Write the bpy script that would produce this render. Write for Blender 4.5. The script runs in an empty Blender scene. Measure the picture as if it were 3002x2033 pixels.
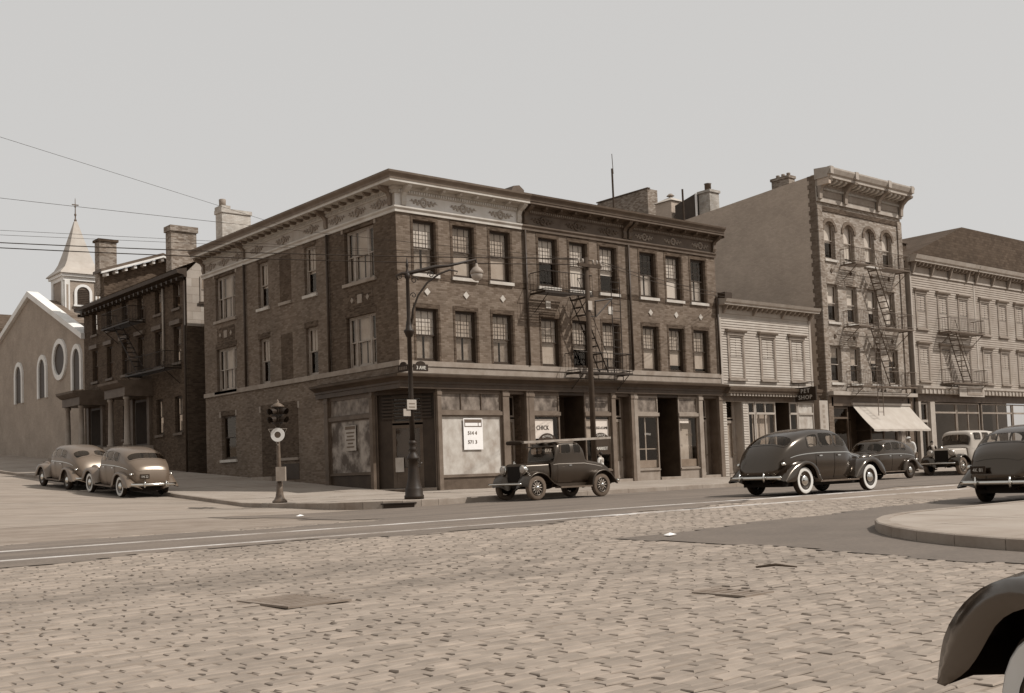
import bpy, math, random
from mathutils import Vector, Matrix
RND = random.Random(11)
SC = bpy.context.scene
COL = SC.collection
PI = math.pi
rad = math.radians

# ------------------------------------------------------------------ camera
YAW, PITCH, ROLL = rad(40.257), rad(3.550), rad(-2.104)
CAM = Vector((-23.516, -34.285, 0.603))
fw = Vector((math.sin(YAW)*math.cos(PITCH), math.cos(YAW)*math.cos(PITCH), math.sin(PITCH)))
rt = Vector((math.cos(YAW), -math.sin(YAW), 0)); up = rt.cross(fw)
c_, s_ = math.cos(ROLL), math.sin(ROLL)
r2 = rt*c_ + up*s_; u2 = -rt*s_ + up*c_
cd = bpy.data.cameras.new('camera'); cam = bpy.data.objects.new('camera', cd); COL.objects.link(cam)
M = Matrix((r2, u2, -fw)).transposed().to_4x4(); M.translation = CAM
cam.matrix_world = M
cd.sensor_width = 36; cd.lens = 3277.1/3002*36
cd.shift_x = -0.0027; cd.shift_y = 0.0545
cd.clip_start = 0.1; cd.clip_end = 3000
SC.camera = cam

# ------------------------------------------------------------------ sky and sun
SUN_EL = rad(47); SUN_DIR = Vector((0.62, -0.785, 0)).normalized()   # towards the sun
wd = bpy.data.worlds.new('World'); SC.world = wd; wd.use_nodes = True
nt = wd.node_tree; bg = nt.nodes['Background']
sky = nt.nodes.new('ShaderNodeTexSky'); sky.sky_type = 'NISHITA'; sky.sun_disc = False
sky.sun_elevation = SUN_EL; sky.sun_rotation = math.atan2(SUN_DIR.x, SUN_DIR.y)
sky.air_density = 1.0; sky.dust_density = 3.5; sky.ozone_density = 1.0
bw = nt.nodes.new('ShaderNodeRGBToBW'); nt.links.new(sky.outputs[0], bw.inputs[0])
mp = nt.nodes.new('ShaderNodeMapRange'); mp.inputs[1].default_value = 0; mp.inputs[2].default_value = 14
mp.inputs[3].default_value = 4.6; mp.inputs[4].default_value = 6.6; mp.clamp = True
nt.links.new(bw.outputs[0], mp.inputs[0])
mx = nt.nodes.new('ShaderNodeVectorMath'); mx.operation = 'SCALE'; mx.inputs[0].default_value = (1.0, 0.985, 0.965)
nt.links.new(mp.outputs[0], mx.inputs['Scale'])
nt.links.new(mx.outputs[0], bg.inputs[0]); bg.inputs[1].default_value = 0.124
sl = bpy.data.lights.new('sun', 'SUN'); sl.energy = 4.2; sl.angle = rad(0.55); sl.color = (1.0, 0.965, 0.92)
so = bpy.data.objects.new('sun', sl); COL.objects.link(so)
sv = Vector((SUN_DIR.x*math.cos(SUN_EL), SUN_DIR.y*math.cos(SUN_EL), math.sin(SUN_EL)))
so.rotation_euler = sv.to_track_quat('Z', 'Y').to_euler(); so.location = sv*60
vs = SC.view_settings; vs.view_transform = 'Standard'; vs.look = 'None'; vs.exposure = 0.0; vs.gamma = 1.0
vs.use_curve_mapping = False
SC.cycles.use_denoising = True
SC.cycles.max_bounces = 6; SC.cycles.transparent_max_bounces = 12
SC.cycles.filter_width = 1.5

# ------------------------------------------------------------------ materials (sepia print: one warm hue, value by thing)
def tint(v):
    k = max(v, 0.0)**0.5
    return (v, v*min(0.54+0.54*k, .96), v*min(0.24+0.82*k, .92), 1)
def cool(v):
    t = tint(0.2); return (v, v*t[1]/t[0], v*t[2]/t[0], 1)
MATS = {}
def mat(name, v, rough=0.8, var=0.18, scale=2.5, spec=0.25, metal=0.0, bump=0.0, bscale=30.0, coat=0.0):
    if name in MATS: return MATS[name]
    m = bpy.data.materials.new(name); m.use_nodes = True
    n = m.node_tree; p = n.nodes['Principled BSDF']
    p.inputs['Roughness'].default_value = rough; p.inputs['Metallic'].default_value = metal
    p.inputs['Specular IOR Level'].default_value = spec
    if coat: p.inputs['Specular Tint'].default_value = (1.0, 0.86, 0.72, 1); p.inputs['IOR'].default_value = 1.8
    p.inputs['Base Color'].default_value = tint(v)
    g = n.nodes.new('ShaderNodeNewGeometry')
    if var:
        t = n.nodes.new('ShaderNodeTexNoise'); t.inputs['Scale'].default_value = scale; t.inputs['Detail'].default_value = 5
        t.inputs['Roughness'].default_value = 0.65
        n.links.new(g.outputs['Position'], t.inputs['Vector'])
        r = n.nodes.new('ShaderNodeValToRGB'); r.color_ramp.elements[0].position = 0.3; r.color_ramp.elements[1].position = 0.7
        r.color_ramp.elements[0].color = tint(v*(1-var)); r.color_ramp.elements[1].color = tint(min(v*(1+var), .95))
        n.links.new(t.outputs['Fac'], r.inputs[0]); n.links.new(r.outputs[0], p.inputs['Base Color'])
    if bump:
        t2 = n.nodes.new('ShaderNodeTexNoise'); t2.inputs['Scale'].default_value = bscale; t2.inputs['Detail'].default_value = 4
        n.links.new(g.outputs['Position'], t2.inputs['Vector'])
        b = n.nodes.new('ShaderNodeBump'); b.inputs['Strength'].default_value = bump; b.inputs['Distance'].default_value = 0.02
        n.links.new(t2.outputs['Fac'], b.inputs['Height']); n.links.new(b.outputs[0], p.inputs['Normal'])
    MATS[name] = m
    return m

def warm(v):
    t = tint(0.27); return (v, v*t[1]/t[0], v*t[2]/t[0], 1)
def brick(name, v, vm, contrast=0.35, stain=0.3, bw_=0.21, bh=0.075, tint=tint):
    m = bpy.data.materials.new(name); m.use_nodes = True
    n = m.node_tree; p = n.nodes['Principled BSDF']; p.inputs['Roughness'].default_value = 0.9
    p.inputs['Specular IOR Level'].default_value = 0.15
    g = n.nodes.new('ShaderNodeNewGeometry'); sp = n.nodes.new('ShaderNodeSeparateXYZ'); n.links.new(g.outputs['Position'], sp.inputs[0])
    ad = n.nodes.new('ShaderNodeMath'); ad.operation = 'ADD'; n.links.new(sp.outputs[0], ad.inputs[0]); n.links.new(sp.outputs[1], ad.inputs[1])
    cb = n.nodes.new('ShaderNodeCombineXYZ'); n.links.new(ad.outputs[0], cb.inputs[0]); n.links.new(sp.outputs[2], cb.inputs[1])
    t = n.nodes.new('ShaderNodeTexBrick'); n.links.new(cb.outputs[0], t.inputs['Vector'])
    t.inputs['Scale'].default_value = 1; t.inputs['Brick Width'].default_value = bw_; t.inputs['Row Height'].default_value = bh
    t.inputs['Mortar Size'].default_value = 0.008; t.inputs['Mortar Smooth'].default_value = 0.3; t.inputs['Bias'].default_value = 0
    t.inputs['Color1'].default_value = tint(v*(1-contrast)); t.inputs['Color2'].default_value = tint(v*(1+contrast))
    t.inputs['Mortar'].default_value = tint(vm)
    nz = n.nodes.new('ShaderNodeTexNoise'); nz.inputs['Scale'].default_value = 0.55; nz.inputs['Detail'].default_value = 7; nz.inputs['Roughness'].default_value = 0.7
    n.links.new(g.outputs['Position'], nz.inputs['Vector'])
    mr = n.nodes.new('ShaderNodeMapRange'); mr.inputs[1].default_value = 0.3; mr.inputs[2].default_value = 0.7
    mr.inputs[3].default_value = 1-stain; mr.inputs[4].default_value = 1+stain*0.6
    n.links.new(nz.outputs['Fac'], mr.inputs[0])
    sc = n.nodes.new('ShaderNodeVectorMath'); sc.operation = 'SCALE'
    n.links.new(t.outputs['Color'], sc.inputs[0]); n.links.new(mr.outputs[0], sc.inputs['Scale'])
    n.links.new(sc.outputs[0], p.inputs['Base Color'])
    b = n.nodes.new('ShaderNodeBump'); b.inputs['Strength'].default_value = 0.5; b.inputs['Distance'].default_value = 0.01; b.invert = True
    n.links.new(t.outputs['Fac'], b.inputs['Height']); n.links.new(b.outputs[0], p.inputs['Normal'])
    MATS[name] = m
    return m

def glass(name, dark=0.55, refl=0.12):
    m = bpy.data.materials.new(name); m.use_nodes = True
    n = m.node_tree; out = n.nodes['Material Output']; n.nodes.remove(n.nodes['Principled BSDF'])
    tr = n.nodes.new('ShaderNodeBsdfTransparent'); tr.inputs[0].default_value = tint(dark)
    gl = n.nodes.new('ShaderNodeBsdfGlossy'); gl.inputs['Roughness'].default_value = 0.05; gl.inputs[0].default_value = (0.85, 0.74, 0.63, 1)
    g = n.nodes.new('ShaderNodeNewGeometry'); dt = n.nodes.new('ShaderNodeVectorMath'); dt.operation = 'DOT_PRODUCT'
    n.links.new(g.outputs['Normal'], dt.inputs[0]); n.links.new(g.outputs['Incoming'], dt.inputs[1])
    def mth(op, a, b=None):
        q = n.nodes.new('ShaderNodeMath'); q.operation = op
        for k, v in enumerate((a, b)):
            if v is None: continue
            if isinstance(v, (int, float)): q.inputs[k].default_value = v
            else: n.links.new(v, q.inputs[k])
        return q.outputs[0]
    c5 = mth('POWER', mth('SUBTRACT', 1.0, mth('ABSOLUTE', dt.outputs['Value'])), 5.0)
    ad = n.nodes.new('ShaderNodeMath'); ad.operation = 'ADD'; ad.inputs[1].default_value = refl; ad.use_clamp = True
    n.links.new(mth('MULTIPLY', c5, 0.9), ad.inputs[0])
    mi = n.nodes.new('ShaderNodeMixShader'); n.links.new(ad.outputs[0], mi.inputs[0])
    n.links.new(tr.outputs[0], mi.inputs[1]); n.links.new(gl.outputs[0], mi.inputs[2]); n.links.new(mi.outputs[0], out.inputs[0])
    MATS[name] = m
    return m

def streaky(name, v0, v1, scale=(1.2, 1.2, 0.5), rough=0.6, thr=(0.35, 0.65), tint=tint, fine=0.0):
    m = bpy.data.materials.new(name); m.use_nodes = True
    n = m.node_tree; p = n.nodes['Principled BSDF']; p.inputs['Roughness'].default_value = rough
    g = n.nodes.new('ShaderNodeNewGeometry'); mp_ = n.nodes.new('ShaderNodeMapping'); mp_.inputs['Scale'].default_value = scale
    n.links.new(g.outputs['Position'], mp_.inputs[0])
    t = n.nodes.new('ShaderNodeTexNoise'); t.inputs['Scale'].default_value = 2.0; t.inputs['Detail'].default_value = 6; t.inputs['Roughness'].default_value = 0.6
    n.links.new(mp_.outputs[0], t.inputs[0])
    r = n.nodes.new('ShaderNodeValToRGB'); r.color_ramp.elements[0].position = thr[0]; r.color_ramp.elements[1].position = thr[1]
    r.color_ramp.elements[0].color = tint(v0); r.color_ramp.elements[1].color = tint(v1)
    n.links.new(t.outputs['Fac'], r.inputs[0]); n.links.new(r.outputs[0], p.inputs['Base Color'])
    if fine:
        t2 = n.nodes.new('ShaderNodeTexNoise'); t2.inputs['Scale'].default_value = 18; t2.inputs['Detail'].default_value = 5; n.links.new(g.outputs['Position'], t2.inputs[0])
        r2_ = n.nodes.new('ShaderNodeMapRange'); r2_.inputs[1].default_value = .3; r2_.inputs[2].default_value = .7; r2_.inputs[3].default_value = 1-fine; r2_.inputs[4].default_value = 1+fine
        n.links.new(t2.outputs['Fac'], r2_.inputs[0]); sc = n.nodes.new('ShaderNodeVectorMath'); sc.operation = 'SCALE'
        n.links.new(r.outputs[0], sc.inputs[0]); n.links.new(r2_.outputs[0], sc.inputs['Scale']); n.links.new(sc.outputs[0], p.inputs['Base Color'])
        b = n.nodes.new('ShaderNodeBump'); b.inputs['Strength'].default_value = .3; b.inputs['Distance'].default_value = .01; n.links.new(t2.outputs['Fac'], b.inputs['Height']); n.links.new(b.outputs[0], p.inputs['Normal'])
    MATS[name] = m
    return m

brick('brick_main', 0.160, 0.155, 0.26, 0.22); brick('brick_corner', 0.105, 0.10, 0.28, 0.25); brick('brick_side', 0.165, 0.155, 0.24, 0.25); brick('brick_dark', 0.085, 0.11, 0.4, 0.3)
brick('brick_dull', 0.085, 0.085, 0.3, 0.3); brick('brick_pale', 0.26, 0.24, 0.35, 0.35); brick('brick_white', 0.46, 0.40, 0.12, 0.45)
brick('block_stone', 0.34, 0.20, 0.15, 0.3, 0.9, 0.42); brick('brick_mix', 0.30, 0.27, 0.32, 0.25); brick('slate', 0.17, 0.09, 0.25, 0.2, 0.35, 0.16)
brick('tile_setts', 0.285, 0.25, 0.10, 0.14, 0.30, 0.16)
glass('glass', 0.92, 0.06); glass('car_glass', 0.72, 0.05); glass('shop_glass', 0.92, 0.05)
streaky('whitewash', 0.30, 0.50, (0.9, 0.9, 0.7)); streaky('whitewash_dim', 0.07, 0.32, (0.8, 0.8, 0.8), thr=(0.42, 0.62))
streaky('transom_dirty', 0.06, 0.24, (1.5, 1.5, 1.2))
brick('plaster', 0.47, 0.42, 0.07, 0.16, tint=warm); brick('church_wall', 0.36, 0.32, 0.06, 0.22, tint=warm); brick('slate_dark', 0.085, 0.05, 0.2, 0.2, 0.35, 0.16)
mat('paint_light', 0.46, 0.6, 0.15, 1.5); mat('paint_mid', 0.26, 0.6, 0.2, 2); mat('paint_brown', 0.105, 0.55, 0.25, 2)
mat('paint_dark', 0.045, 0.5, 0.3, 2); mat('gutter', 0.17, 0.6, 0.2, 2); mat('paint_pil', 0.15, 0.6, 0.2, 2); mat('trim_pale', 0.36, 0.6, 0.15, 2); mat('stone_sill', 0.46, 0.8, 0.15, 3)
mat('shop_brown', 0.062, 0.5, 0.25, 2); mat('frieze_paint', 0.62, 0.6, 0.12, 1.5); mat('stone_belt', 0.27, 0.85, 0.2, 2); mat('iron', 0.025, 0.55, 0.3, 5, 0.3); mat('iron_grey', 0.12, 0.5, 0.3, 4); mat('iron_worn', 0.21, 0.6, 0.2, 4)
mat('frame_dark', 0.045, 0.5, 0.2); mat('frame_pale', 0.30, 0.6, 0.2); mat('shade', 0.60, 0.9, 0.12, 1.2); mat('shade_dull', 0.40, 0.9, 0.2, 1.2)
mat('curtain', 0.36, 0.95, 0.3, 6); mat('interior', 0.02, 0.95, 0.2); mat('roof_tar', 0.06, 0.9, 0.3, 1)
mat('clap', 0.37, 0.75, 0.14, 1.1); mat('clap_dull', 0.31, 0.75, 0.15, 1.0); mat('awning_cloth', 0.40, 0.9, 0.10, 1.5)
mat('paper', 0.78, 0.9, 0.05); mat('ink', 0.03, 0.8, 0); mat('ink_soft', 0.14, 0.8, 0.1); mat('letter_pale', 0.50, 0.6, 0)
mat('wood_pole', 0.055, 0.85, 0.3, 3); mat('wire', 0.03, 0.6, 0)
mat('sidewalk', 0.30, 0.9, 0.14, 0.7, bump=0.15, bscale=12); mat('kerb', 0.27, 0.85, 0.2, 1.5, bump=0.2)
streaky('asphalt', 0.105, 0.135, (.35, .5, 1), .85, tint=cool, fine=.14); streaky('asphalt_worn', 0.105, 0.165, (.14, .9, 1), .85, (.32, .62), cool, .16)
mat('joint_sand', 0.23, 0.95, 0.2, 1.2, bump=0.3, bscale=40); mat('rail_steel', 0.52, 0.4, 0.5, 0.8, 0.5)
mat('church_paint', 0.42, 0.8, 0.12, 1); mat('church_white', 0.68, 0.7, 0.1, 1); mat('louver', 0.13, 0.8, 0.2)
mat('spire_metal', 0.40, 0.6, 0.1, 1.5); mat('bark', 0.1)
mat('car_black', 0.012, 0.17, 0, 1, 0.5, coat=1.0); mat('car_brown', 0.018, 0.16, 0, 1, 0.5, coat=1.0); mat('car_tan', 0.12, 0.3, 0.05, 1, 0.5, coat=0.5)
mat('car_tan_dark', 0.085, 0.3, 0.05, 1, 0.5, coat=0.5)
mat('car_pale', 0.42, 0.3, 0.05, 1, 0.5, coat=0.4); mat('car_coupe', 0.020, 0.35, 0.2, 2, 0.45, coat=0.25); mat('rubber', 0.03, 0.8, 0.2, 4); mat('rubber_dusty', 0.13, 0.9, 0.2, 4)
mat('white_rubber', 0.62, 0.7, 0.05); mat('chrome', 0.62, 0.16, 0, metal=1.0); mat('chassis', 0.01, 0.8, 0)
mat('lamp_glass', 0.35, 0.15, 0.05, spec=0.6); mat('wood_plank', 0.30, 0.8, 0.25, 4); mat('soft_top', 0.20, 0.9, 0.15)
mat('skin', 0.34, 0.6, 0.05); mat('hair', 0.02, 0.6, 0.1); mat('shirt_white', 0.62, 0.9, 0.08); mat('cloth_dark', 0.03, 0.9, 0.2); mat('cloth_grey', 0.2, 0.9, 0.2)
# worn granite setts: value jumps from stone to stone, stains on top
def sett_mat():
    m = bpy.data.materials.new('granite_sett'); m.use_nodes = True
    n = m.node_tree; p = n.nodes['Principled BSDF']; p.inputs['Roughness'].default_value = 0.75; p.inputs['Specular IOR Level'].default_value = 0.25
    g = n.nodes.new('ShaderNodeNewGeometry')
    a = n.nodes.new('ShaderNodeTexNoise'); a.inputs['Scale'].default_value = 4.5; a.inputs['Detail'].default_value = 3
    b = n.nodes.new('ShaderNodeTexNoise'); b.inputs['Scale'].default_value = 0.32; b.inputs['Detail'].default_value = 5; b.inputs['Roughness'].default_value = 0.55
    mpn = n.nodes.new('ShaderNodeMapping'); mpn.inputs['Scale'].default_value = (0.45, 1.6, 1)
    n.links.new(g.outputs['Position'], a.inputs[0]); n.links.new(g.outputs['Position'], mpn.inputs[0]); n.links.new(mpn.outputs[0], b.inputs[0])
    ra = n.nodes.new('ShaderNodeMapRange'); ra.inputs[1].default_value = 0.3; ra.inputs[2].default_value = 0.7; ra.inputs[3].default_value = 0.84; ra.inputs[4].default_value = 1.12
    rb = n.nodes.new('ShaderNodeMapRange'); rb.inputs[1].default_value = 0.36; rb.inputs[2].default_value = 0.5; rb.inputs[3].default_value = 0.76; rb.inputs[4].default_value = 1.03
    n.links.new(a.outputs['Fac'], ra.inputs[0]); n.links.new(b.outputs['Fac'], rb.inputs[0])
    mu = n.nodes.new('ShaderNodeMath'); mu.operation = 'MULTIPLY'; n.links.new(ra.outputs[0], mu.inputs[0]); n.links.new(rb.outputs[0], mu.inputs[1])
    at = n.nodes.new('ShaderNodeAttribute'); at.attribute_name = 'tone'
    m2 = n.nodes.new('ShaderNodeMath'); m2.operation = 'MULTIPLY'; n.links.new(mu.outputs[0], m2.inputs[0]); n.links.new(at.outputs['Fac'], m2.inputs[1])
    s = n.nodes.new('ShaderNodeVectorMath'); s.operation = 'SCALE'; s.inputs[0].default_value = tint(0.262)[:3]
    n.links.new(m2.outputs[0], s.inputs['Scale']); n.links.new(s.outputs[0], p.inputs['Base Color'])
    MATS['granite_sett'] = m
sett_mat()

# ------------------------------------------------------------------ mesh helpers
BASE = {}
class Fr:
    """a facade frame: x to the right seen from outside, y into the wall, z up"""
    def __init__(s, o, ang=0.0):
        s.o = Vector(o); s.a = ang; s.c = math.cos(ang); s.s = math.sin(ang)
    def p(s, x, y, z): return Vector((s.o.x+x*s.c-y*s.s, s.o.y+x*s.s+y*s.c, s.o.z+z))
WORLD = Fr((0, 0, 0))
class MB:
    def __init__(s): s.v = []; s.f = []
    def add(s, vs, fs):
        k = len(s.v); s.v += [tuple(v) for v in vs]; s.f += [tuple(i+k for i in f) for f in fs]; return s
    def box(s, x0, x1, y0, y1, z0, z1):
        return s.add([(x0,y0,z0),(x1,y0,z0),(x1,y1,z0),(x0,y1,z0),(x0,y0,z1),(x1,y0,z1),(x1,y1,z1),(x0,y1,z1)],
                     [(0,3,2,1),(4,5,6,7),(0,1,5,4),(1,2,6,5),(2,3,7,6),(3,0,4,7)])
    def quad(s, a, b, c, d): return s.add([a,b,c,d], [(0,1,2,3)])
    def poly(s, pts): return s.add(pts, [tuple(range(len(pts)))])
    def prism_x(s, yz, x0, x1, m0=0.0, m1=0.0):
        """polygon in (y,z) run along x; mitred ends shift by m*y"""
        n = len(yz); vs = [(x0+m0*y, y, z) for y, z in yz]+[(x1+m1*y, y, z) for y, z in yz]
        fs = [tuple(range(n)), tuple(range(2*n-1, n-1, -1))]+[(i, i+n, (i+1) % n+n, (i+1) % n) for i in range(n)]
        return s.add(vs, fs)
    def prism_y(s, xz, y0, y1):
        n = len(xz); vs = [(x, y0, z) for x, z in xz]+[(x, y1, z) for x, z in xz]
        fs = [tuple(range(n)), tuple(range(2*n-1, n-1, -1))]+[(i, i+n, (i+1) % n+n, (i+1) % n) for i in range(n)]
        return s.add(vs, fs)
    def prism_z(s, xy, z0, z1):
        n = len(xy); vs = [(x, y, z0) for x, y in xy]+[(x, y, z1) for x, y in xy]
        fs = [tuple(range(n-1, -1, -1)), tuple(range(n, 2*n))]+[(i, (i+1) % n, (i+1) % n+n, i+n) for i in range(n)]
        return s.add(vs, fs)
    def tube(s, pts, r, n=6, cap=True):
        pts = [Vector(p) for p in pts]; rs = r if isinstance(r, (list, tuple)) else [r]*len(pts)
        k = len(s.v); vs = []
        ref = None
        for i, p in enumerate(pts):
            d = (pts[min(i+1, len(pts)-1)]-pts[max(i-1, 0)]).normalized()
            if ref is None: ref = Vector((0, 0, 1)) if abs(d.z) < 0.9 else Vector((1, 0, 0))
            a = d.cross(ref).normalized(); b = d.cross(a).normalized(); ref = a.cross(d).normalized() if abs(a.cross(d).z) > 1e-6 else ref
            for j in range(n):
                t = 2*PI*j/n; vs.append(p+(a*math.cos(t)+b*math.sin(t))*rs[i])
        fs = []
        for i in range(len(pts)-1):
            for j in range(n): fs.append((i*n+j, i*n+(j+1) % n, (i+1)*n+(j+1) % n, (i+1)*n+j))
        if cap: fs += [tuple(range(n-1, -1, -1)), tuple(range((len(pts)-1)*n, len(pts)*n))]
        return s.add(vs, fs)
    def lathe(s, prof, n=16, c=(0, 0, 0), axis='z', cap=True):
        """prof: (radius, height) list"""
        vs = []; fs = []
        for r, h in prof:
            for j in range(n):
                t = 2*PI*j/n; a, b = r*math.cos(t), r*math.sin(t)
                vs.append((c[0]+a, c[1]+b, c[2]+h) if axis == 'z' else ((c[0]+a, c[1]+h, c[2]+b) if axis == 'y' else (c[0]+h, c[1]+a, c[2]+b)))
        for i in range(len(prof)-1):
            for j in range(n): fs.append((i*n+j, i*n+(j+1) % n, (i+1)*n+(j+1) % n, (i+1)*n+j))
        if cap: fs += [tuple(range(n-1, -1, -1)), tuple(range((len(prof)-1)*n, len(prof)*n))]
        return s.add(vs, fs)
    def grid(s, fn, nu, nv, closed=False):
        vs = [fn(i/(nu-1), j/(nv-1)) for i in range(nu) for j in range(nv)]
        fs = [(i*nv+j, (i+1)*nv+j, (i+1)*nv+j+1, i*nv+j+1) for i in range(nu-1) for j in range(nv-1)]
        return s.add(vs, fs)
    def blob(s, c, r, n=8, m=6):
        rx, ry, rz = r if isinstance(r, (list, tuple)) else (r, r, r)
        vs = [(c[0], c[1], c[2]-rz)]; fs = []
        for i in range(1, m):
            ph = -PI/2+PI*i/m
            for j in range(n):
                t = 2*PI*j/n; vs.append((c[0]+rx*math.cos(ph)*math.cos(t), c[1]+ry*math.cos(ph)*math.sin(t), c[2]+rz*math.sin(ph)))
        vs.append((c[0], c[1], c[2]+rz)); L = len(vs)-1
        for j in range(n): fs.append((0, 1+(j+1) % n, 1+j)); fs.append((L, L-n+j, L-n+(j+1) % n))
        for i in range(m-2):
            for j in range(n): a = 1+i*n; fs.append((a+j, a+(j+1) % n, a+n+(j+1) % n, a+n+j))
        return s.add(vs, fs)
    def mesh(s, name, mt, fr=None, base=None, smooth=False):
        me = bpy.data.meshes.new(name); b = base or Vector((0, 0, 0))
        vs = [((fr.p(*v) if fr else Vector(v))-b) for v in s.v]
        me.from_pydata(vs, [], s.f); me.materials.append(MATS[mt] if isinstance(mt, str) else mt)
        if smooth:
            me.polygons.foreach_set('use_smooth', [True]*len(me.polygons))
        me.update(); return me
    def build(s, name, mt, parent=None, fr=None, smooth=False, kind=None, label=None):
        b = BASE.get(parent.name, Vector((0, 0, 0))) if parent else Vector((0, 0, 0))
        o = bpy.data.objects.new(name, s.mesh(name, mt, fr, b, smooth)); COL.objects.link(o)
        if parent: o.parent = parent
        BASE[o.name] = b
        if kind: o['kind'] = kind
        if label: o['label'] = label
        return o
def B(name, mt, parent, *boxes, fr=None, **k):
    m = MB()
    for b in boxes: m.box(*b)
    return m.build(name, mt, parent, fr, **k)
def tag(o, label, cat, group=None):
    o['label'] = label; o['category'] = cat
    if group: o['group'] = group
    return o
def thing(name, label, cat, loc=(0, 0, 0), group=None, rz=0.0):
    o = bpy.data.objects.new(name, None); COL.objects.link(o); o.location = loc; o.rotation_euler = (0, 0, rz)
    o.empty_display_size = 0.2
    BASE[o.name] = Vector(loc) if rz == 0 else Vector((0, 0, 0))
    return tag(o, label, cat, group)
def structure(o): o['kind'] = 'structure'; return o
def inst(name, me, parent, loc=(0, 0, 0), rz=0.0):
    """object with given mesh data; loc is in the parent's own frame"""
    o = bpy.data.objects.new(name, me); COL.objects.link(o); o.parent = parent; o.location = loc; o.rotation_euler = (0, 0, rz)
    return o
def copy_tree(o, parent=None):
    c = o.copy(); COL.objects.link(c); c.parent = parent
    for ch in list(o.children): copy_tree(ch, c)
    return c
def text_verts(s, size, arc=None, spacing=1.0):
    """flat glyph faces of a string, centred, as (verts, faces) in x,z; arc = radius bends it upward"""
    cu = bpy.data.curves.new('t', 'FONT'); cu.body = s; cu.size = size; cu.align_x = 'CENTER'; cu.space_character = spacing; cu.resolution_u = 2
    cu.extrude = 0.004
    ob = bpy.data.objects.new('t', cu); COL.objects.link(ob)
    bpy.context.view_layer.update()
    me = bpy.data.meshes.new_from_object(ob.evaluated_get(bpy.context.evaluated_depsgraph_get()))
    vs = []
    for v in me.vertices:
        x, z, y = v.co.x, v.co.y, -v.co.z
        if arc:
            t = x/arc; x, z = (arc+z)*math.sin(t), (arc+z)*math.cos(t)-arc
        vs.append((x, y, z))
    fs = [tuple(p.vertices) for p in me.polygons]
    bpy.data.objects.remove(ob); bpy.data.curves.remove(cu); bpy.data.meshes.remove(me)
    return vs, fs
def text(s, size, x, y, z, mt, parent, fr=None, arc=None, name='lettering', sx=1.0, bold=0, spacing=1.0):
    vs, fs = text_verts(s, size, arc, spacing); m = MB()
    m.add([(x+v[0]*sx, y+v[1], z+v[2]) for v in vs], fs)
    if bold:
        for dx in (-bold, bold): m.add([(x+v[0]*sx+dx, y+v[1]-0.0006*(1+dx), z+v[2]) for v in vs], fs)
    o = m.build(name, mt, parent, fr); o['kind'] = 'stuff'
    return o
# ------------------------------------------------------------------ the ground
def rise(x, y):
    if y <= 0: return 0.0
    k = max(0.0, min(1.0, 1-(x-0.5)/4.0))
    return 0.063*min(y, 70)*k
def road_z(x, y):
    if y > 0: z = -0.25+rise(x, y)
    elif y > -7: z = -0.25-0.03*(-y/7)
    elif y > -16: z = -0.28-0.04*(-7-y)/9
    else: z = -0.32-0.025*min(-16-y, 40)
    return z-0.09*math.exp(-((x+7)**2+(y+7.5)**2)/14)
KX, KY, KR = -6.3, -7.2, 2.6          # kerb lines of the corner pavement and its radius
def walk_z(x, y):
    return rise(min(x, 0), y)-0.13*max(-x/6.3 if x < 0 else 0, -y/7.2 if y < 0 else 0, 0)
def axis_pts(lo, hi, f0, f1, step):
    p = [lo, lo*0.5+f0*0.5]; t = f0
    while t < f1: p.append(t); t += step
    return p+[f1, hi*0.5+f1*0.5, hi]
m = MB(); xs = axis_pts(-600, 700, -40, 70, 1.0); ys = axis_pts(-600, 600, -40, 75, 1.0)
m.v = [(x, y, road_z(x, y)) for x in xs for y in ys]; ny = len(ys)
m.f = [(i*ny+j, (i+1)*ny+j, (i+1)*ny+j+1, i*ny+j+1) for i in range(len(xs)-1) for j in range(ny-1)]
road = structure(m.build('road', 'joint_sand', smooth=True))
def sheet(name, mt, poly_fn, x0, x1, y0, y1, dz, step=1.0, parent=None):
    """surface laid on the road where poly_fn(x, y) holds, edges clamped to the outline"""
    m = MB(); nx = int((x1-x0)/step); nyy = int((y1-y0)/step); idx = {}
    for i in range(nx):
        for j in range(nyy):
            if poly_fn(x0+(i+.5)*step, y0+(j+.5)*step):
                q = []
                for a, b in ((i, j), (i+1, j), (i+1, j+1), (i, j+1)):
                    if (a, b) not in idx:
                        idx[(a, b)] = len(m.v); x, y = x0+a*step, y0+b*step; m.v.append((x, y, road_z(x, y)+dz))
                    q.append(idx[(a, b)])
                m.f.append(tuple(q))
    return m.build(name, mt, parent, smooth=True)
def edge_wob(t, s): return 0.16*math.sin(t*1.3+s)+0.09*math.sin(t*3.7+s*2)
def in_north_asphalt(x, y):
    lim = min(max(-18.7+0.27*(x+9), -18.7), -15.5)+1.6*edge_wob(x*.6, 1)
    return lim < y < -6.6 and (x > -10.5+2*edge_wob(y, 2) or y < -14.6+2*edge_wob(x*.7, 4))
def in_south_asphalt(x, y):
    return x > -11.2+edge_wob(y, 3) and y < -22.25+0.129*(x+11.2)+edge_wob(x, 5)*0.5
structure(sheet('asphalt_lane', 'asphalt_worn', in_north_asphalt, -40, 70, -20, -6, 0.012, 0.25))
structure(sheet('asphalt_patch', 'asphalt', in_south_asphalt, -12, 40, -36, -19, 0.012, 0.2))
structure(sheet('side_street_paving', 'tile_setts', lambda x, y: x < KX and y > -6.5-0.3*(x+KX)*0 and not in_north_asphalt(x, y), -30, -6, -15, 60, 0.004, 0.5))
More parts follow.
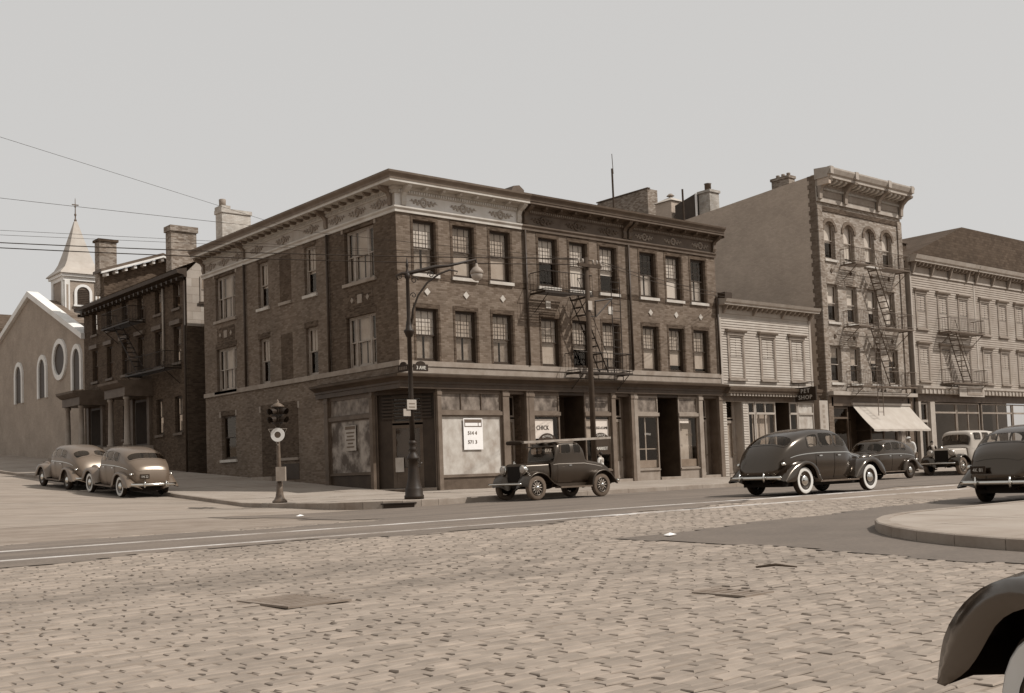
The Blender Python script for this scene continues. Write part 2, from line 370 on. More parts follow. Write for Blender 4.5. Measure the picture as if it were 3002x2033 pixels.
# granite setts: rows run across the avenue, stones long in y
def sett_mesh(k):
    r = random.Random(k); l, w = 0.0555+r.uniform(-.004, .003), 0.132+r.uniform(-.014, .006); h = 0.0135
    ix, iy = w*0.86, l*0.74; j = lambda a: r.uniform(-a, a)
    vs = [(-w, -l, 0), (w, -l, 0), (w, l, 0), (-w, l, 0)]
    vs += [(-w+.004, -l+.004, h*.62), (w-.004, -l+.004, h*.62), (w-.004, l-.004, h*.62), (-w+.004, l-.004, h*.62)]
    vs += [(-ix+j(.012), -iy+j(.006), h+j(.004)), (ix+j(.012), -iy+j(.006), h+j(.004)), (ix+j(.012), iy+j(.006), h+j(.004)), (-ix+j(.012), iy+j(.006), h+j(.004))]
    fs = [(8, 9, 10, 11)]
    for a in (0, 4): fs += [(a, a+1, a+5, a+4), (a+1, a+2, a+6, a+5), (a+2, a+3, a+7, a+6), (a+3, a, a+4, a+7)]
    return vs, fs
VARI = [sett_mesh(k) for k in range(9)]
VM = []
for k, (vs, fs) in enumerate(VARI):
    mm = MB(); mm.v, mm.f = vs, fs; me = mm.mesh('paving_sett', 'granite_sett'); VM.append(me)
    ta = me.attributes.new('tone', 'FLOAT', 'FACE'); ta.data.foreach_set('value', [0.86+0.035*k]*len(me.polygons))
def in_view(x, y, pad=0.05):
    d = Vector((x, y, road_z(x, y)))-CAM; z = d.dot(fw)
    if z < 3: return None
    u = 1509+3277.1*d.dot(r2)/z; v = 1180.2-3277.1*d.dot(u2)/z
    return z if (-3002*pad < u < 3002*(1+pad) and v < 2033*(1+pad)) else None
def near_pavement(x, y): return (x > -9.9 and y < -23.6 and (x > -5.2 or y < -28.3 or (x+5.2)**2+(y+28.3)**2 < 4.7**2))
spots = []; col = 0; y = -35.0
while y < -14.2:
    x = -26.0+(col % 2)*0.14+RND.uniform(-.05, .05)
    while x < 16:
        dz = in_view(x, y)
        if dz and dz < 27 and not in_north_asphalt(x, y) and not in_south_asphalt(x, y) and not near_pavement(x, y):
            if not any(abs(x-gx) < gw and abs(y-gy) < gl for gx, gy, gw, gl in ((-18.3, -24.8, .47, .50), (-15.2, -27.5, .34, .36))):
                if not (abs(y+16.35) < 0.10 or abs(y+18.0) < 0.10): spots.append((dz, x, y))
        x += 0.276
    y += 0.119; col += 1
spots.sort()
big = MB(); tones = []
for i, (dz, x, y) in enumerate(spots):
    jx, jy, rz = RND.uniform(-.006, .006), RND.uniform(-.012, .012), RND.uniform(-.03, .03)
    sink = RND.choice((0, 0, -.003, -.006, .003)); k = RND.randrange(len(VARI))
    und = 0.012*math.sin(x*1.1+y*.6)*math.sin(y*.9-x*.3)
    zz = road_z(x, y)-0.002+sink*1.0+und*0.3
    if i < 300:
        o = bpy.data.objects.new('paving_sett', VM[k]); COL.objects.link(o); o.parent = road
        o.location = (x+jx, y+jy, zz); o.rotation_euler = (RND.uniform(-.02, .02), RND.uniform(-.02, .02), rz)
    else:
        vs, fs = VARI[k]; c, s = math.cos(rz), math.sin(rz)
        tones += [RND.uniform(.82, 1.12)]*len(fs)
        big.add([(x+jx+a*c-b*s, y+jy+a*s+b*c, zz+h) for a, b, h in vs], fs)
bo = big.build('paving_setts', 'granite_sett', road, kind='stuff')
bo.data.attributes.new('tone', 'FLOAT', 'FACE').data.foreach_set('value', tones)
# tram rails set in the street
for nm, yy, lab in (('tram_rail', -16.35, 'thin steel tram rail in the avenue, the one nearer the kerb'), ('tram_rail', -18.0, 'thin steel tram rail in the cobbles, the one nearer the camera')):
    m = MB(); px = None; pts = [x for x in range(-40, 90, 2)]
    for x in pts: m.v += [(x, yy-.035, road_z(x, yy)-.02), (x, yy-.035, road_z(x, yy)+.022), (x, yy+.035, road_z(x, yy)+.022), (x, yy+.035, road_z(x, yy)-.02)]
    for i in range(len(pts)-1):
        for a, b in ((0, 1), (1, 2), (2, 3)): m.f.append((i*4+a, i*4+b, i*4+4+b, i*4+4+a))
    tag(m.build(nm, 'rail_steel'), lab, 'rail', 'tram rails in the avenue')
# corner pavement: kerb stones and flags
def clip(poly, half):
    out = []
    for i in range(len(poly)):
        a, b = poly[i], poly[(i+1) % len(poly)]; da, db = half(a), half(b)
        if da >= 0: out.append(a)
        if da*db < 0: t = da/(da-db); out.append((a[0]+(b[0]-a[0])*t, a[1]+(b[1]-a[1])*t))
    return out
KI = 0.19
arc = [(KX+KR+(-KR)*math.cos(t), KY+KR-(KR)*math.sin(t)) for t in [rad(90*i/7) for i in range(8)]]
halfs = []
for a, b in zip(arc, arc[1:]):
    nx, ny_ = -(b[1]-a[1]), (b[0]-a[0]); L = math.hypot(nx, ny_); nx, ny_ = nx/L, ny_/L
    halfs.append(lambda p, a=a, nx=nx, ny_=ny_: (p[0]-a[0])*nx+(p[1]-a[1])*ny_-KI)
pave = structure(MB().add([(KX+.5, 62, walk_z(KX, 62)-.3), (KX+.5, 0, -.4), (0.5, 0, -.4), (0.5, 62, 3.4)], [(0, 1, 2, 3)]).build('pavement', 'joint_sand'))
def flag(x0, x1, y0, y1):
    g = 0.006; pl = [(x0+g, y0+g), (x1-g, y0+g), (x1-g, y1-g), (x0+g, y1-g)]
    if x0 < KX+KR+.2 and y0 < KY+KR+.2:
        for h in halfs: pl = clip(pl, h)
        if len(pl) < 3: return
    dz = RND.uniform(-.006, .006); m = MB(); n = len(pl)
    m.v = [(x, y, walk_z(x, y)+dz) for x, y in pl]+[(x, y, walk_z(x, y)-.12) for x, y in pl]
    m.f = [tuple(range(n))]+[(i, i+n, (i+1) % n+n, (i+1) % n) for i in range(n)]
    m.build('paving_flag', 'sidewalk', pave)
yr = [KY+KI, -5.3, -3.55, -1.8, 0.0]
for a, b in zip(yr, yr[1:]):
    x = KX+KI
    for wv in [1.52, 1.53, 1.53, 1.53]+[1.55]*38:
        flag(x, x+wv, a, b); x += wv
for k in range(28):
    x = KX+KI
    for wv in (1.52, 1.53, 1.53, 1.53): flag(x, x+wv, k*1.7, k*1.7+1.7); x += wv
kerb_path = [(KX, 46-1.9*i) for i in range(27)]
kerb_path = [q for q in kerb_path if q[1] > KY+KR+.3]+arc+[(KX+KR+0.3+1.95*i, KY) for i in range(1, 34)]
for a, b in zip(kerb_path, kerb_path[1:]):
    dx, dy = b[0]-a[0], b[1]-a[1]; L = math.hypot(dx, dy); nx, ny_ = -dy/L, dx/L; m = MB(); vs = []
    for q in (a, b):
        s = 0.006 if q is a else -0.006; qx, qy = q[0]+dx/L*s, q[1]+dy/L*s
        for off, top in ((0, -.012), (.02, 0), (KI-.006, 0)):
            vs.append((qx+nx*off, qy+ny_*off, walk_z(max(qx, KX), max(qy, KY))+top+.008))
        vs.append((qx+nx*(KI-.006), qy+ny_*(KI-.006), walk_z(qx, qy)-.5)); vs.append((qx, qy, walk_z(qx, qy)-.5))
    m.add(vs, [(0, 1, 2, 3, 4), (9, 8, 7, 6, 5)]+[(i, i+5, (i+1) % 5+5, (i+1) % 5) for i in range(5)])
    m.build('kerb_stone', 'kerb', pave)
# the inlet of the storm drain in the corner kerb
i0 = 4; a, b = arc[i0], arc[i0+1]
sd = thing('storm_drain', 'dark iron storm drain inlet in the rounded corner kerb', 'drain', ((a[0]+b[0])/2, (a[1]+b[1])/2, road_z(a[0], a[1])))
dx, dy = b[0]-a[0], b[1]-a[1]; L = math.hypot(dx, dy); fr = Fr((a[0], a[1], road_z(a[0], a[1])), math.atan2(dy, dx))
B('opening', 'interior', sd, (0.02, L+.35, -.012, .12, 0.01, .13), fr=fr)
B('iron_frame', 'iron', sd, (-.05, L+.42, -.02, .16, .13, .165), fr=fr)
# opposite corner pavement at the right
pv2 = structure(MB().add([(-5, -23.9, -.75), (80, -23.9, -.75), (80, -60, -1.3), (-9, -60, -1.3), (-9, -28, -.85)], [(0, 1, 2, 3, 4)]).build('pavement', 'joint_sand'))
C2 = (-5.2, -28.3); R2 = 4.7
path2 = [(60, -23.6), (30, -23.6)]+[(30-1.9*i, -23.6) for i in range(1, 19)]+[(C2[0]+R2*math.cos(t), C2[1]+R2*math.sin(t)) for t in [rad(90+90*i/9) for i in range(10)]]+[(-9.9, -28.3-1.9*i) for i in range(1, 7)]
def wz2(x, y): return road_z(x, y)+.165
for a, b in zip(path2[1:], path2[2:]):
    dx, dy = b[0]-a[0], b[1]-a[1]; L = math.hypot(dx, dy)
    if L < .05: continue
    nx, ny_ = -dy/L, dx/L; m = MB(); vs = []
    for q, s in ((a, .006), (b, -.006)):
        qx, qy = q[0]+dx/L*s, q[1]+dy/L*s
        for off, top in ((0, -.015), (.025, 0), (.21, 0)): vs.append((qx+nx*off, qy+ny_*off, wz2(qx, qy)+top))
        vs.append((qx+nx*.21, qy+ny_*.21, wz2(qx, qy)-.4)); vs.append((qx, qy, wz2(qx, qy)-.4))
    m.add(vs, [(0, 1, 2, 3, 4), (9, 8, 7, 6, 5)]+[(i, i+5, (i+1) % 5+5, (i+1) % 5) for i in range(5)])
    m.build('kerb_stone', 'kerb', pv2)
def clip2(pl):
    for t in range(0, 10):
        th = rad(90+10*t)
        pl = clip(pl, lambda p: -((p[0]-C2[0])*math.cos(th)+(p[1]-C2[1])*math.sin(th))+R2-.222)
        if len(pl) < 3: return []
    return pl
for i in range(16):
    for j in range(7):
        x0, y1 = -9.7+1.8*i, -23.8-1.8*j
        if not in_view(x0+.9, y1-.9, .25): continue
        pl = clip2([(x0+.006, y1-1.794), (x0+1.794, y1-1.794), (x0+1.794, y1-.006), (x0+.006, y1-.006)])
        if len(pl) < 3: continue
        m = MB(); n = len(pl); m.v = [(x, y, wz2(x, y)-.006+RND.uniform(-.002, .002)) for x, y in pl]+[(x, y, wz2(x, y)-.14) for x, y in pl]
        m.f = [tuple(range(n))]+[(k, k+n, (k+1) % n+n, (k+1) % n) for k in range(n)]
        m.build('paving_flag', 'sidewalk', pv2)
# iron gratings in the cobbles
def grating(x, y, w, l, ang, label):
    t = thing('street_grating', label, 'grating', (x, y, road_z(x, y)), 'iron gratings in the street')
    fr = Fr((x, y, road_z(x, y)), ang)
    B('rim', 'iron_worn', t, (-w, w, -l, -l+.06, 0, .019), (-w, w, l-.06, l, 0, .019), (-w, -w+.06, -l+.06, l-.06, 0, .019), (w-.06, w, -l+.06, l-.06, 0, .019), fr=fr)
    B('pit', 'paint_brown', t, (-w+.06, w-.06, -l+.06, l-.06, -.01, .004), fr=fr)
    n = int((2*l-.12)/.11)
    for i in range(n):
        yy = -l+.06+(i+.5)*(2*l-.12)/n
        B('bar', 'iron_worn', t, (-w+.06, w-.06, yy-.028, yy+.028, .004, .018), fr=fr)
grating(-18.3, -24.8, .34, .46, 0.05, 'large ribbed iron grating in the cobbles, left foreground')
grating(-15.2, -27.5, .22, .32, 0.03, 'small ribbed iron grating in the cobbles, right foreground')
st = MB().tube([(-13.6, -26.55, road_z(-13.6, -26.5)+.05), (-13.45, -26.7, road_z(-13.45, -26.7)+.075), (-13.3, -26.87, road_z(-13.3, -26.9)+.05)], [.012, .016, .008], 5).build('stick', 'wood_pole')
tag(st, 'short dark stick lying on the cobbles', 'stick')
# scraps of paper
for x, y, lab in ((-10.6, -22.6, 'pale paper scrap on the dark asphalt patch'), (-9.6, -9.4, 'small white paper scrap in the road near the corner kerb')):
    m = MB().add([(x-.09, y-.06, road_z(x, y)+.03), (x+.1, y-.05, road_z(x, y)+.04), (x+.08, y+.06, road_z(x, y)+.06), (x-.07, y+.07, road_z(x, y)+.035), (x, y, road_z(x, y)+.07)], [(0, 1, 4), (1, 2, 4), (2, 3, 4), (3, 0, 4)])
    tag(m.build('paper_scrap', 'paper'), lab, 'litter')
# ------------------------------------------------------------------ building kit
def ring(m, x0, x1, z0, z1, t, y0, y1, tb=None):
    tb = tb or t
    m.box(x0, x0+t, y0, y1, z0, z1); m.box(x1-t, x1, y0, y1, z0, z1)
    m.box(x0+t, x1-t, y0, y1, z1-t, z1); m.box(x0+t, x1-t, y0, y1, z0, z0+tb)
    return m
def wall(name, mt, parent, fr, x0, x1, z0, z1, holes, depth=0.22, back=0.0):
    """flat wall with real openings and reveals; holes = (x0, x1, z0, z1)"""
    m = MB(); X = sorted({x0, x1}|{h[0] for h in holes}|{h[1] for h in holes}); Z = sorted({z0, z1}|{h[2] for h in holes}|{h[3] for h in holes})
    X = [x for x in X if x0 <= x <= x1]; Z = [z for z in Z if z0 <= z <= z1]
    for a, b in zip(X, X[1:]):
        for c, d in zip(Z, Z[1:]):
            cx, cz = (a+b)/2, (c+d)/2
            if not any(h[0] < cx < h[1] and h[2] < cz < h[3] for h in holes): m.quad((a, back, c), (b, back, c), (b, back, d), (a, back, d))
    for a, b, c, d in holes:
        y0, y1 = back, back+depth
        if a > x0: m.quad((a, y0, c), (a, y0, d), (a, y1, d), (a, y1, c))
        if b < x1: m.quad((b, y0, d), (b, y0, c), (b, y1, c), (b, y1, d))
        m.quad((a, y0, d), (b, y0, d), (b, y1, d), (a, y1, d))
        if c > z0: m.quad((b, y0, c), (a, y0, c), (a, y1, c), (b, y1, c))
    return m.build(name, mt, parent, fr)
WC = {}
def cached(key, name, fn, mt):
    if key not in WC:
        m = MB(); fn(m); WC[key] = m.mesh(name, mt)
    return WC[key]
def window(b, fr, xc, z0, w, h, frame='frame_dark', shade=0.5, smat='shade', muntin=(2, 2), sill='stone_sill', recess=0.13, mid=0.5, sash='frame_dark', low=0.0, lowmat='curtain', arch=0.0):
    w, h = round(w, 2), round(h, 2); hw = w/2; k = (w, h)
    loc = fr.p(xc, recess, z0)-BASE[b.name]
    def f_frame(m): ring(m, -hw, hw, 0, h, 0.055, 0, 0.10)
    o = inst('window', cached(k+('f', frame), 'window_frame', f_frame, frame), b, loc, fr.a)
    i0, i1, zm = -hw+.06, hw-.06, h*mid
    def f_up(m):
        ring(m, i0, i1, zm-.02, h-.06, .045, .015, .05)
        nx, nz = muntin
        for i in range(nx): x = i0+(i1-i0)*(i+1)/(nx+1); m.box(x-.007, x+.007, .018, .047, zm+.026, h-.106)
        for i in range(nz): z = zm+(h-.06-zm)*(i+1)/(nz+1); m.box(i0+.046, i1-.046, .02, .045, z-.007, z+.007)
    inst('sash', cached(k+('u', sash, muntin, mid), 'sash', f_up, sash), o)
    inst('sash', cached(k+('l', sash, mid), 'sash', lambda m: ring(m, i0, i1, .06, zm+.03, .045, .055, .09, .07), sash), o)
    inst('pane', cached(k+('pu', mid), 'pane', lambda m: m.quad((i0+.02, .032, zm), (i1-.02, .032, zm), (i1-.02, .032, h-.08), (i0+.02, .032, h-.08)), 'glass'), o)
    inst('pane', cached(k+('pl', mid), 'pane', lambda m: m.quad((i0+.02, .072, .08), (i1-.02, .072, .08), (i1-.02, .072, zm), (i0+.02, .072, zm)), 'glass'), o)
    if shade:
        zs = round(h-.06-shade*(h-.1), 2)
        inst('window_shade', cached(k+('s', zs, smat), 'window_shade', lambda m: m.box(i0+.01, i1-.01, .125, .13, zs, h-.06).box(i0+.01, i1-.01, .118, .137, zs, zs+.03), smat), o)
    if low:
        zt = round(.07+low*h, 2)
        def f_c(m):
            n = 16
            for side in (-1, 1):
                xs_ = [side*(hw-.07-(hw-.09)*i/n*0.93) for i in range(n+1)]
                for a in range(n):
                    ya, yb = .16+.02*(a % 2), .16+.02*((a+1) % 2)
                    m.quad((xs_[a], ya, .07), (xs_[a+1], yb, .07), (xs_[a+1], yb, zt), (xs_[a], ya, zt))
        inst('curtain', cached(k+('c', zt, lowmat), 'curtain', f_c, lowmat), o)
    if sill:
        inst('sill', cached(k+('sill', sill, recess), 'sill', lambda m: m.box(-hw-.10, hw+.10, -recess-.09, .0, -.13, -.005), sill), o)
    return o
def surround(b, fr, xc, z0, w, h, mt='brick_dark', t=0.13, top=0.24):
    B('window_surround', mt, b, (xc-w/2-t, xc-w/2-.001, -.018, .05, z0-.05, z0+h+top), fr=fr)
    B('window_surround', mt, b, (xc+w/2+.001, xc+w/2+t, -.018, .05, z0-.05, z0+h+top), fr=fr)
    B('lintel', mt, b, (xc-w/2, xc+w/2, -.018, .05, z0+h+.001, z0+h+top), fr=fr)
def garland(m, x, y, z, s=1.0):
    n, q = 12, 6
    vs = []; fs = []
    for i in range(n):
        t = 2*PI*i/n
        for j in range(q):
            p = 2*PI*j/q; rr = (0.125+0.040*math.cos(p))*s; vs.append((x+rr*math.cos(t), y-0.045*math.sin(p)*s, z+rr*math.sin(t)*1.15))
    for i in range(n):
        for j in range(q): fs.append((i*q+j, ((i+1) % n)*q+j, ((i+1) % n)*q+(j+1) % q, i*q+(j+1) % q))
    m.add(vs, fs); m.blob((x, y, z), (.05*s, .03, .05*s), 6, 4)
    for sd in (-1, 1):
        m.tube([(x+sd*.14*s, y, z-.05), (x+sd*.3*s, y, z-.02), (x+sd*.5*s, y, z+.02), (x+sd*.66*s, y, z)], [.02, .03, .025, .008], 5)
        for i, (dx, dz, rr) in enumerate(((.2, .05, .05), (.28, -.08, .055), (.36, .06, .05), (.45, -.05, .045), (.54, .05, .04))):
            m.blob((x+sd*dx*s, y, z+dz*s), (rr*1.3*s, .03, rr*s), 6, 4)
def cornice(b, fr, x0, x1, mt, mfr, m0=0.0, m1=0.0, brackets=(), n_mod=7, garl=3, zoff=0.0, dent=True, orn='paint_mid', bmt=None):
    z = zoff; bmt = bmt or mt
    c = MB().prism_x([(0.0, 10.50+z), (-.07, 10.50+z), (-.07, 10.60+z), (-.13, 10.66+z), (-.13, 10.72+z), (0, 10.74+z)], x0, x1, m0, m1).build('architrave', mt, b, fr)
    f = MB().prism_x([(0, 10.741+z), (-.05, 10.741+z), (-.05, 11.199+z), (0, 11.199+z)], x0, x1, m0, m1).build('frieze', mfr, b, fr)
    MB().prism_x([(0, 11.20+z), (-.10, 11.20+z), (-.12, 11.34+z), (-.20, 11.38+z), (-.20, 11.46+z), (0, 11.46+z)], x0, x1, m0, m1).build('bed_moulding', mt, b, fr)
    MB().prism_x([(0, 11.461+z), (-.66, 11.461+z), (-.66, 11.55+z), (-.69, 11.56+z), (0, 11.56+z)], x0, x1, m0, m1).build('cornice', mt, b, fr)
    MB().prism_x([(0, 11.561+z), (-.66, 11.561+z), (-.68, 11.66+z), (-.78, 11.76+z), (-.80, 11.83+z), (0, 11.90+z)], x0, x1, m0, m1).build('gutter', 'gutter' if mt == 'paint_light' else mt, b, fr)
    if dent:
        d = MB(); n = int((x1-x0)/.115)
        for i in range(n): xx = x0+.1+(x1-x0-.2)*i/(n-1); d.box(xx-.027, xx+.027, -.165, -.11, 11.235+z, 11.33+z)
        d.build('dentil_course', 'frieze_paint' if mt == 'paint_light' and fr is FR else ('paint_mid' if fr is FR else mt), b, fr, kind='stuff')
    xs_ = [x0]+list(brackets)+[x1]
    prof = [(-.051, 10.76+z), (-.12, 10.76+z), (-.16, 10.9+z), (-.14, 11.08+z), (-.22, 11.22+z), (-.42, 11.30+z), (-.55, 11.38+z), (-.58, 11.459+z), (-.051, 11.459+z)]
    for xb in brackets: MB().prism_x(prof, xb-.10, xb+.10).build('bracket', bmt, b, fr)
    br = sorted(brackets)
    spans = list(zip(br, br[1:])) if len(br) > 1 else [(x0, x1)]
    for a, e in spans:
        k = max(1, round((e-a)/(.78 if fr is FR else .56)))
        for i in range(1, k):
            xx = a+(e-a)*i/k
            MB().prism_x([(-.21, 11.36+z), (-.30, 11.33+z), (-.50, 11.37+z), (-.54, 11.46+z), (-.21, 11.46+z)], xx-.055, xx+.055).build('modillion', bmt, b, fr)
        g = garl if garl > 0 else 0
        for i in range(g):
            xx = a+(e-a)*(i+.5)/g; m = MB(); garland(m, xx, -.065, 10.97+z, 1.0); m.build('garland_relief', orn, b, fr, smooth=True)
def flat_roof(b, mt, x0, x1, y0, y1, z, fr=WORLD): return B('roof', mt, b, (x0, x1, y0, y1, z-.2, z), fr=fr)
def pipe(b, fr, x, z0, z1, r=.055, y=-.09, name='drainpipe', mt='frame_dark'):
    return MB().tube([(x, y, z0), (x, y, z1)], r, 8).build(name, mt, b, fr, smooth=True)
def box_sill(b, name, mt, fr, *bx): return B(name, mt, b, *bx, fr=fr)
def diamond(b, fr, x, z, s=.14, mt='stone_sill', name='diamond_tile'):
    return MB().prism_y([(x-s, z), (x, z-s*1.05), (x+s, z), (x, z+s*1.05)], -.035, .02).build(name, mt, b, fr)

FR = Fr((0, 0, 0)); FL = Fr((0, 16.67, 0), rad(-90))
def ly(y): return 16.67-y
XU = [0.0, 6.17, 12.32, 18.42]
# ------------------------------------------------------------------ the corner building and its two row neighbours
WINX = [[1.30, 3.17, 5.03], [7.62, 9.38, 11.17], [13.70, 15.43, 17.15]]
cb = thing('corner_building', 'three storey brick corner building with pale garland frieze and whitewashed shop windows', 'building', (0, 0, 0))
rb = [cb, thing('row_building', 'brick row building with iron fire escape and butcher shop, middle of three', 'building', (XU[1], 0, 0)),
      thing('row_building', 'brick row building with dark cornice beside the low clapboard house', 'building', (XU[2], 0, 0))]
W3, W2 = (8.24, 2.06), (4.90, 2.03)
sh3 = [(.52, 'shade', .45), (1.0, 'shade_dull', 0), (1.0, 'shade_dull', 0), (.5, 'shade', 0), (.93, 'shade', 0), (.6, 'shade', 0), (.0, 'shade', .55), (.95, 'shade', 0), (.0, 'shade', .5)]
sh2 = [(.5, 'shade', .5), (.5, 'shade_dull', .5), (.55, 'shade_dull', .55), (.95, 'shade_dull', 0), (.6, 'shade_dull', 0), (.75, 'shade_dull', .3), (1.0, 'shade_dull', 0), (.85, 'shade_dull', 0), (.9, 'shade_dull', 0)]
for u in range(3):
    b = rb[u]; x0, x1 = XU[u], XU[u+1]; holes = []
    for xc in WINX[u]:
        holes += [(xc-.53, xc+.53, W3[0], W3[0]+W3[1]), (xc-.53, xc+.53, W2[0], W2[0]+W2[1])]
    holes.append((x0, x1, -1.0, 3.86))
    wall('wall', 'brick_main', b, FR, x0, x1, -1.0, 10.5, holes)
    for i, xc in enumerate(WINX[u]):
        k = u*3+i; s = sh3[k]; mid = .5
        if k in (6, 8):
            window(b, FR, xc, W3[0], 1.06, W3[1], shade=0, low=.5, lowmat='shade', mid=.5)
        else: window(b, FR, xc, W3[0], 1.06, W3[1], shade=s[0], smat=s[1], low=s[2])
        s = sh2[k]; window(b, FR, xc, W2[0], 1.06, W2[1], shade=s[0], smat=s[1], low=s[2], sill=None)
        surround(b, FR, xc, W3[0], 1.06, W3[1], t=.11, top=.20); surround(b, FR, xc, W2[0], 1.06, W2[1], t=.09, top=.17)
        if u != 1 or i == 99: diamond(b, FR, xc+.04, 7.56)
    # dark band at third floor sill level between the sills
    xs_ = [x0]+[v for xc in WINX[u] for v in (xc-.66, xc+.66)]+[x1]
    for a, c in zip(xs_[::2], xs_[1::2]):
        if c-a > .1: B('band_course', 'brick_dark', b, (a+.002, c-.002, -.014, .03, 8.05, 8.29), fr=FR)
    B('belt_course', 'stone_belt', b, (x0+.002, x1-.002, -.09, .02, 4.70, 4.895), fr=FR)
    B('belt_ledge', 'stone_belt', b, (x0+.002, x1-.002, -.05, .02, 4.44, 4.698), fr=FR)
    B('party_wall', 'brick_dull', b, (x1-.18, x1-.01, .25, 15.5, -.5, 11.6))
    flat_roof(b, 'roof_tar', x0+.01, x1-.01, .01, 16.4, 11.5)
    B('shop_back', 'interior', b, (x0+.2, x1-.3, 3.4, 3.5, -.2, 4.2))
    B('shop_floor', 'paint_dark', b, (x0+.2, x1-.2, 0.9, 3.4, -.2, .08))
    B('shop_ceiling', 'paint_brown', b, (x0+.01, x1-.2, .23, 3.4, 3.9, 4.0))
    B('rear_wall', 'brick_dull', b, (x0+.02, x1-.02, 16.42, 16.6, -.5, 11.4))
for i, xx in enumerate((7.52, 11.18)):
    B('pale_tile', 'stone_sill', rb[1], (xx-.13, xx+.13, -.03, .02, 7.32, 7.66), fr=FR)
# cornices: pale on the corner house, dark brown on the neighbours
cornice(cb, FR, 0, XU[1]-.002, 'paint_light', 'frieze_paint', 1.0, 0, brackets=(.32, 6.02), garl=3, orn='trim_pale')
cornice(cb, FL, 0, 16.67, 'paint_light', 'trim_pale', 0, -1.0, brackets=(.22, ly(12.2), ly(4.9), 16.45), garl=3, orn='paint_mid', bmt='gutter')
cornice(rb[1], FR, XU[1]+.002, XU[2]-.002, 'paint_brown', 'paint_brown', 0, 0, brackets=(6.38, 12.18), garl=3, orn='paint_brown')
cornice(rb[2], FR, XU[2]+.002, XU[3], 'paint_brown', 'paint_brown', 0, 0, brackets=(12.52, 18.28), garl=3, orn='paint_mid')
B('cornice_end', 'paint_brown', rb[2], (18.421, 18.44, -.66, 0, 11.35, 11.80), fr=FR)
pipe(cb, FR, 6.32, 4.9, 10.5); pipe(rb[1], FR, 12.39, 4.9, 10.5); pipe(rb[2], FR, 18.36, 4.9, 8.6)
# side front in the shade
big3 = [(14.33, 2.08), (2.60, 2.12)]
holes = []
for yc, w in big3: holes += [(ly(yc)-w/2, ly(yc)+w/2, 8.27, 10.35), (ly(yc)-w/2, ly(yc)+w/2, 4.90, 6.92)]
for yc in (6.40, 10.55): holes += [(ly(yc)-.48, ly(yc)+.48, 8.29, 10.34), (ly(yc)-.48, ly(yc)+.48, 4.90, 6.92)]
gf = [(14.25, 1.5, 1.66, 3.72)]
for yc, w, a, c in gf: holes.append((ly(yc)-w/2, ly(yc)+w/2, a, c))
holes.append((ly(5.42), 16.67, -1.0, 3.86))
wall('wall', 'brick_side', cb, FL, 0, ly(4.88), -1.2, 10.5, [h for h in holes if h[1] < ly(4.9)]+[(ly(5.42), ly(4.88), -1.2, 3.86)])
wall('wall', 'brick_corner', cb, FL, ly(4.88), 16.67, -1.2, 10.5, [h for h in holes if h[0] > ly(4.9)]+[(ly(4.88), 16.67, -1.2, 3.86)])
def tri_window(b, fr, xc, z0, w, h):
    s, c = w*.24, w*.48
    for dx, ww in ((-(c+s)/2-.0, s), (0, c), ((c+s)/2, s)):
        window(b, fr, xc+dx, z0, ww, h, frame='frame_pale', sash='frame_pale', shade=(.5 if ww == c else .0), smat='shade_dull', muntin=(0, 0), sill=None, low=(.9 if ww == c else .95), lowmat='shade_dull')
    B('sill', 'stone_belt', b, (xc-w/2-.12, xc+w/2+.12, -.09, .12, z0-.13, z0-.004), fr=fr)
for yc, w in big3:
    tri_window(cb, FL, ly(yc), 8.27, w, 2.08); tri_window(cb, FL, ly(yc), 4.90, w, 2.02)
    for z in (8.27+2.08, 4.9+2.02): B('lintel', 'brick_dark', cb, (ly(yc)-w/2-.06, ly(yc)+w/2+.06, -.016, .04, z+.002, z+.26), fr=FL)
    for sx in (-1, 1):
        B('lintel_block', 'stone_belt', cb, (ly(yc)+sx*(w/2+.13)-.07, ly(yc)+sx*(w/2+.13)+.07, -.03, .03, 10.33, 10.50), fr=FL)
    B('panel', 'brick_dark', cb, (ly(yc)-.92, ly(yc)+.92, -.012, .03, 7.22, 7.92), fr=FL)
    B('tile', 'stone_belt', cb, (ly(yc)-.16, ly(yc)+.16, -.04, .0, 7.40, 7.74), fr=FL)
    for sx in (-1, 1):
        MB().prism_y([(ly(yc)+sx*.56-.11, 7.57), (ly(yc)+sx*.56, 7.45), (ly(yc)+sx*.56+.11, 7.57), (ly(yc)+sx*.56, 7.69)], -.04, 0).build('diamond_tile', 'stone_belt', cb, FL)
for yc in (6.40, 10.55):
    window(cb, FL, ly(yc), 8.29, .96, 2.05, frame='frame_pale', sash='frame_pale', shade=.55, smat='shade_dull', muntin=(1, 0))
    window(cb, FL, ly(yc), 4.90, .96, 2.02, frame='frame_pale', sash='frame_pale', shade=.5, smat='shade_dull', muntin=(1, 0), sill=None)
    for z in (8.29+2.05, 4.9+2.02): B('lintel', 'brick_dark', cb, (ly(yc)-.56, ly(yc)+.56, -.016, .04, z+.002, z+.24), fr=FL)
window(cb, FL, ly(14.25), 1.66, 1.5, 2.06, frame='paint_brown', sash='frame_dark', shade=0, muntin=(0, 0))
for sx in (-1, 1): B('lintel_block', 'stone_belt', cb, (ly(14.25)+sx*.83-.07, ly(14.25)+sx*.83+.07, -.03, .02, 3.66, 3.94), fr=FL)
B('lintel', 'brick_dark', cb, (ly(14.25)-.74, ly(14.25)+.74, -.016, .02, 3.73, 3.95), fr=FL)
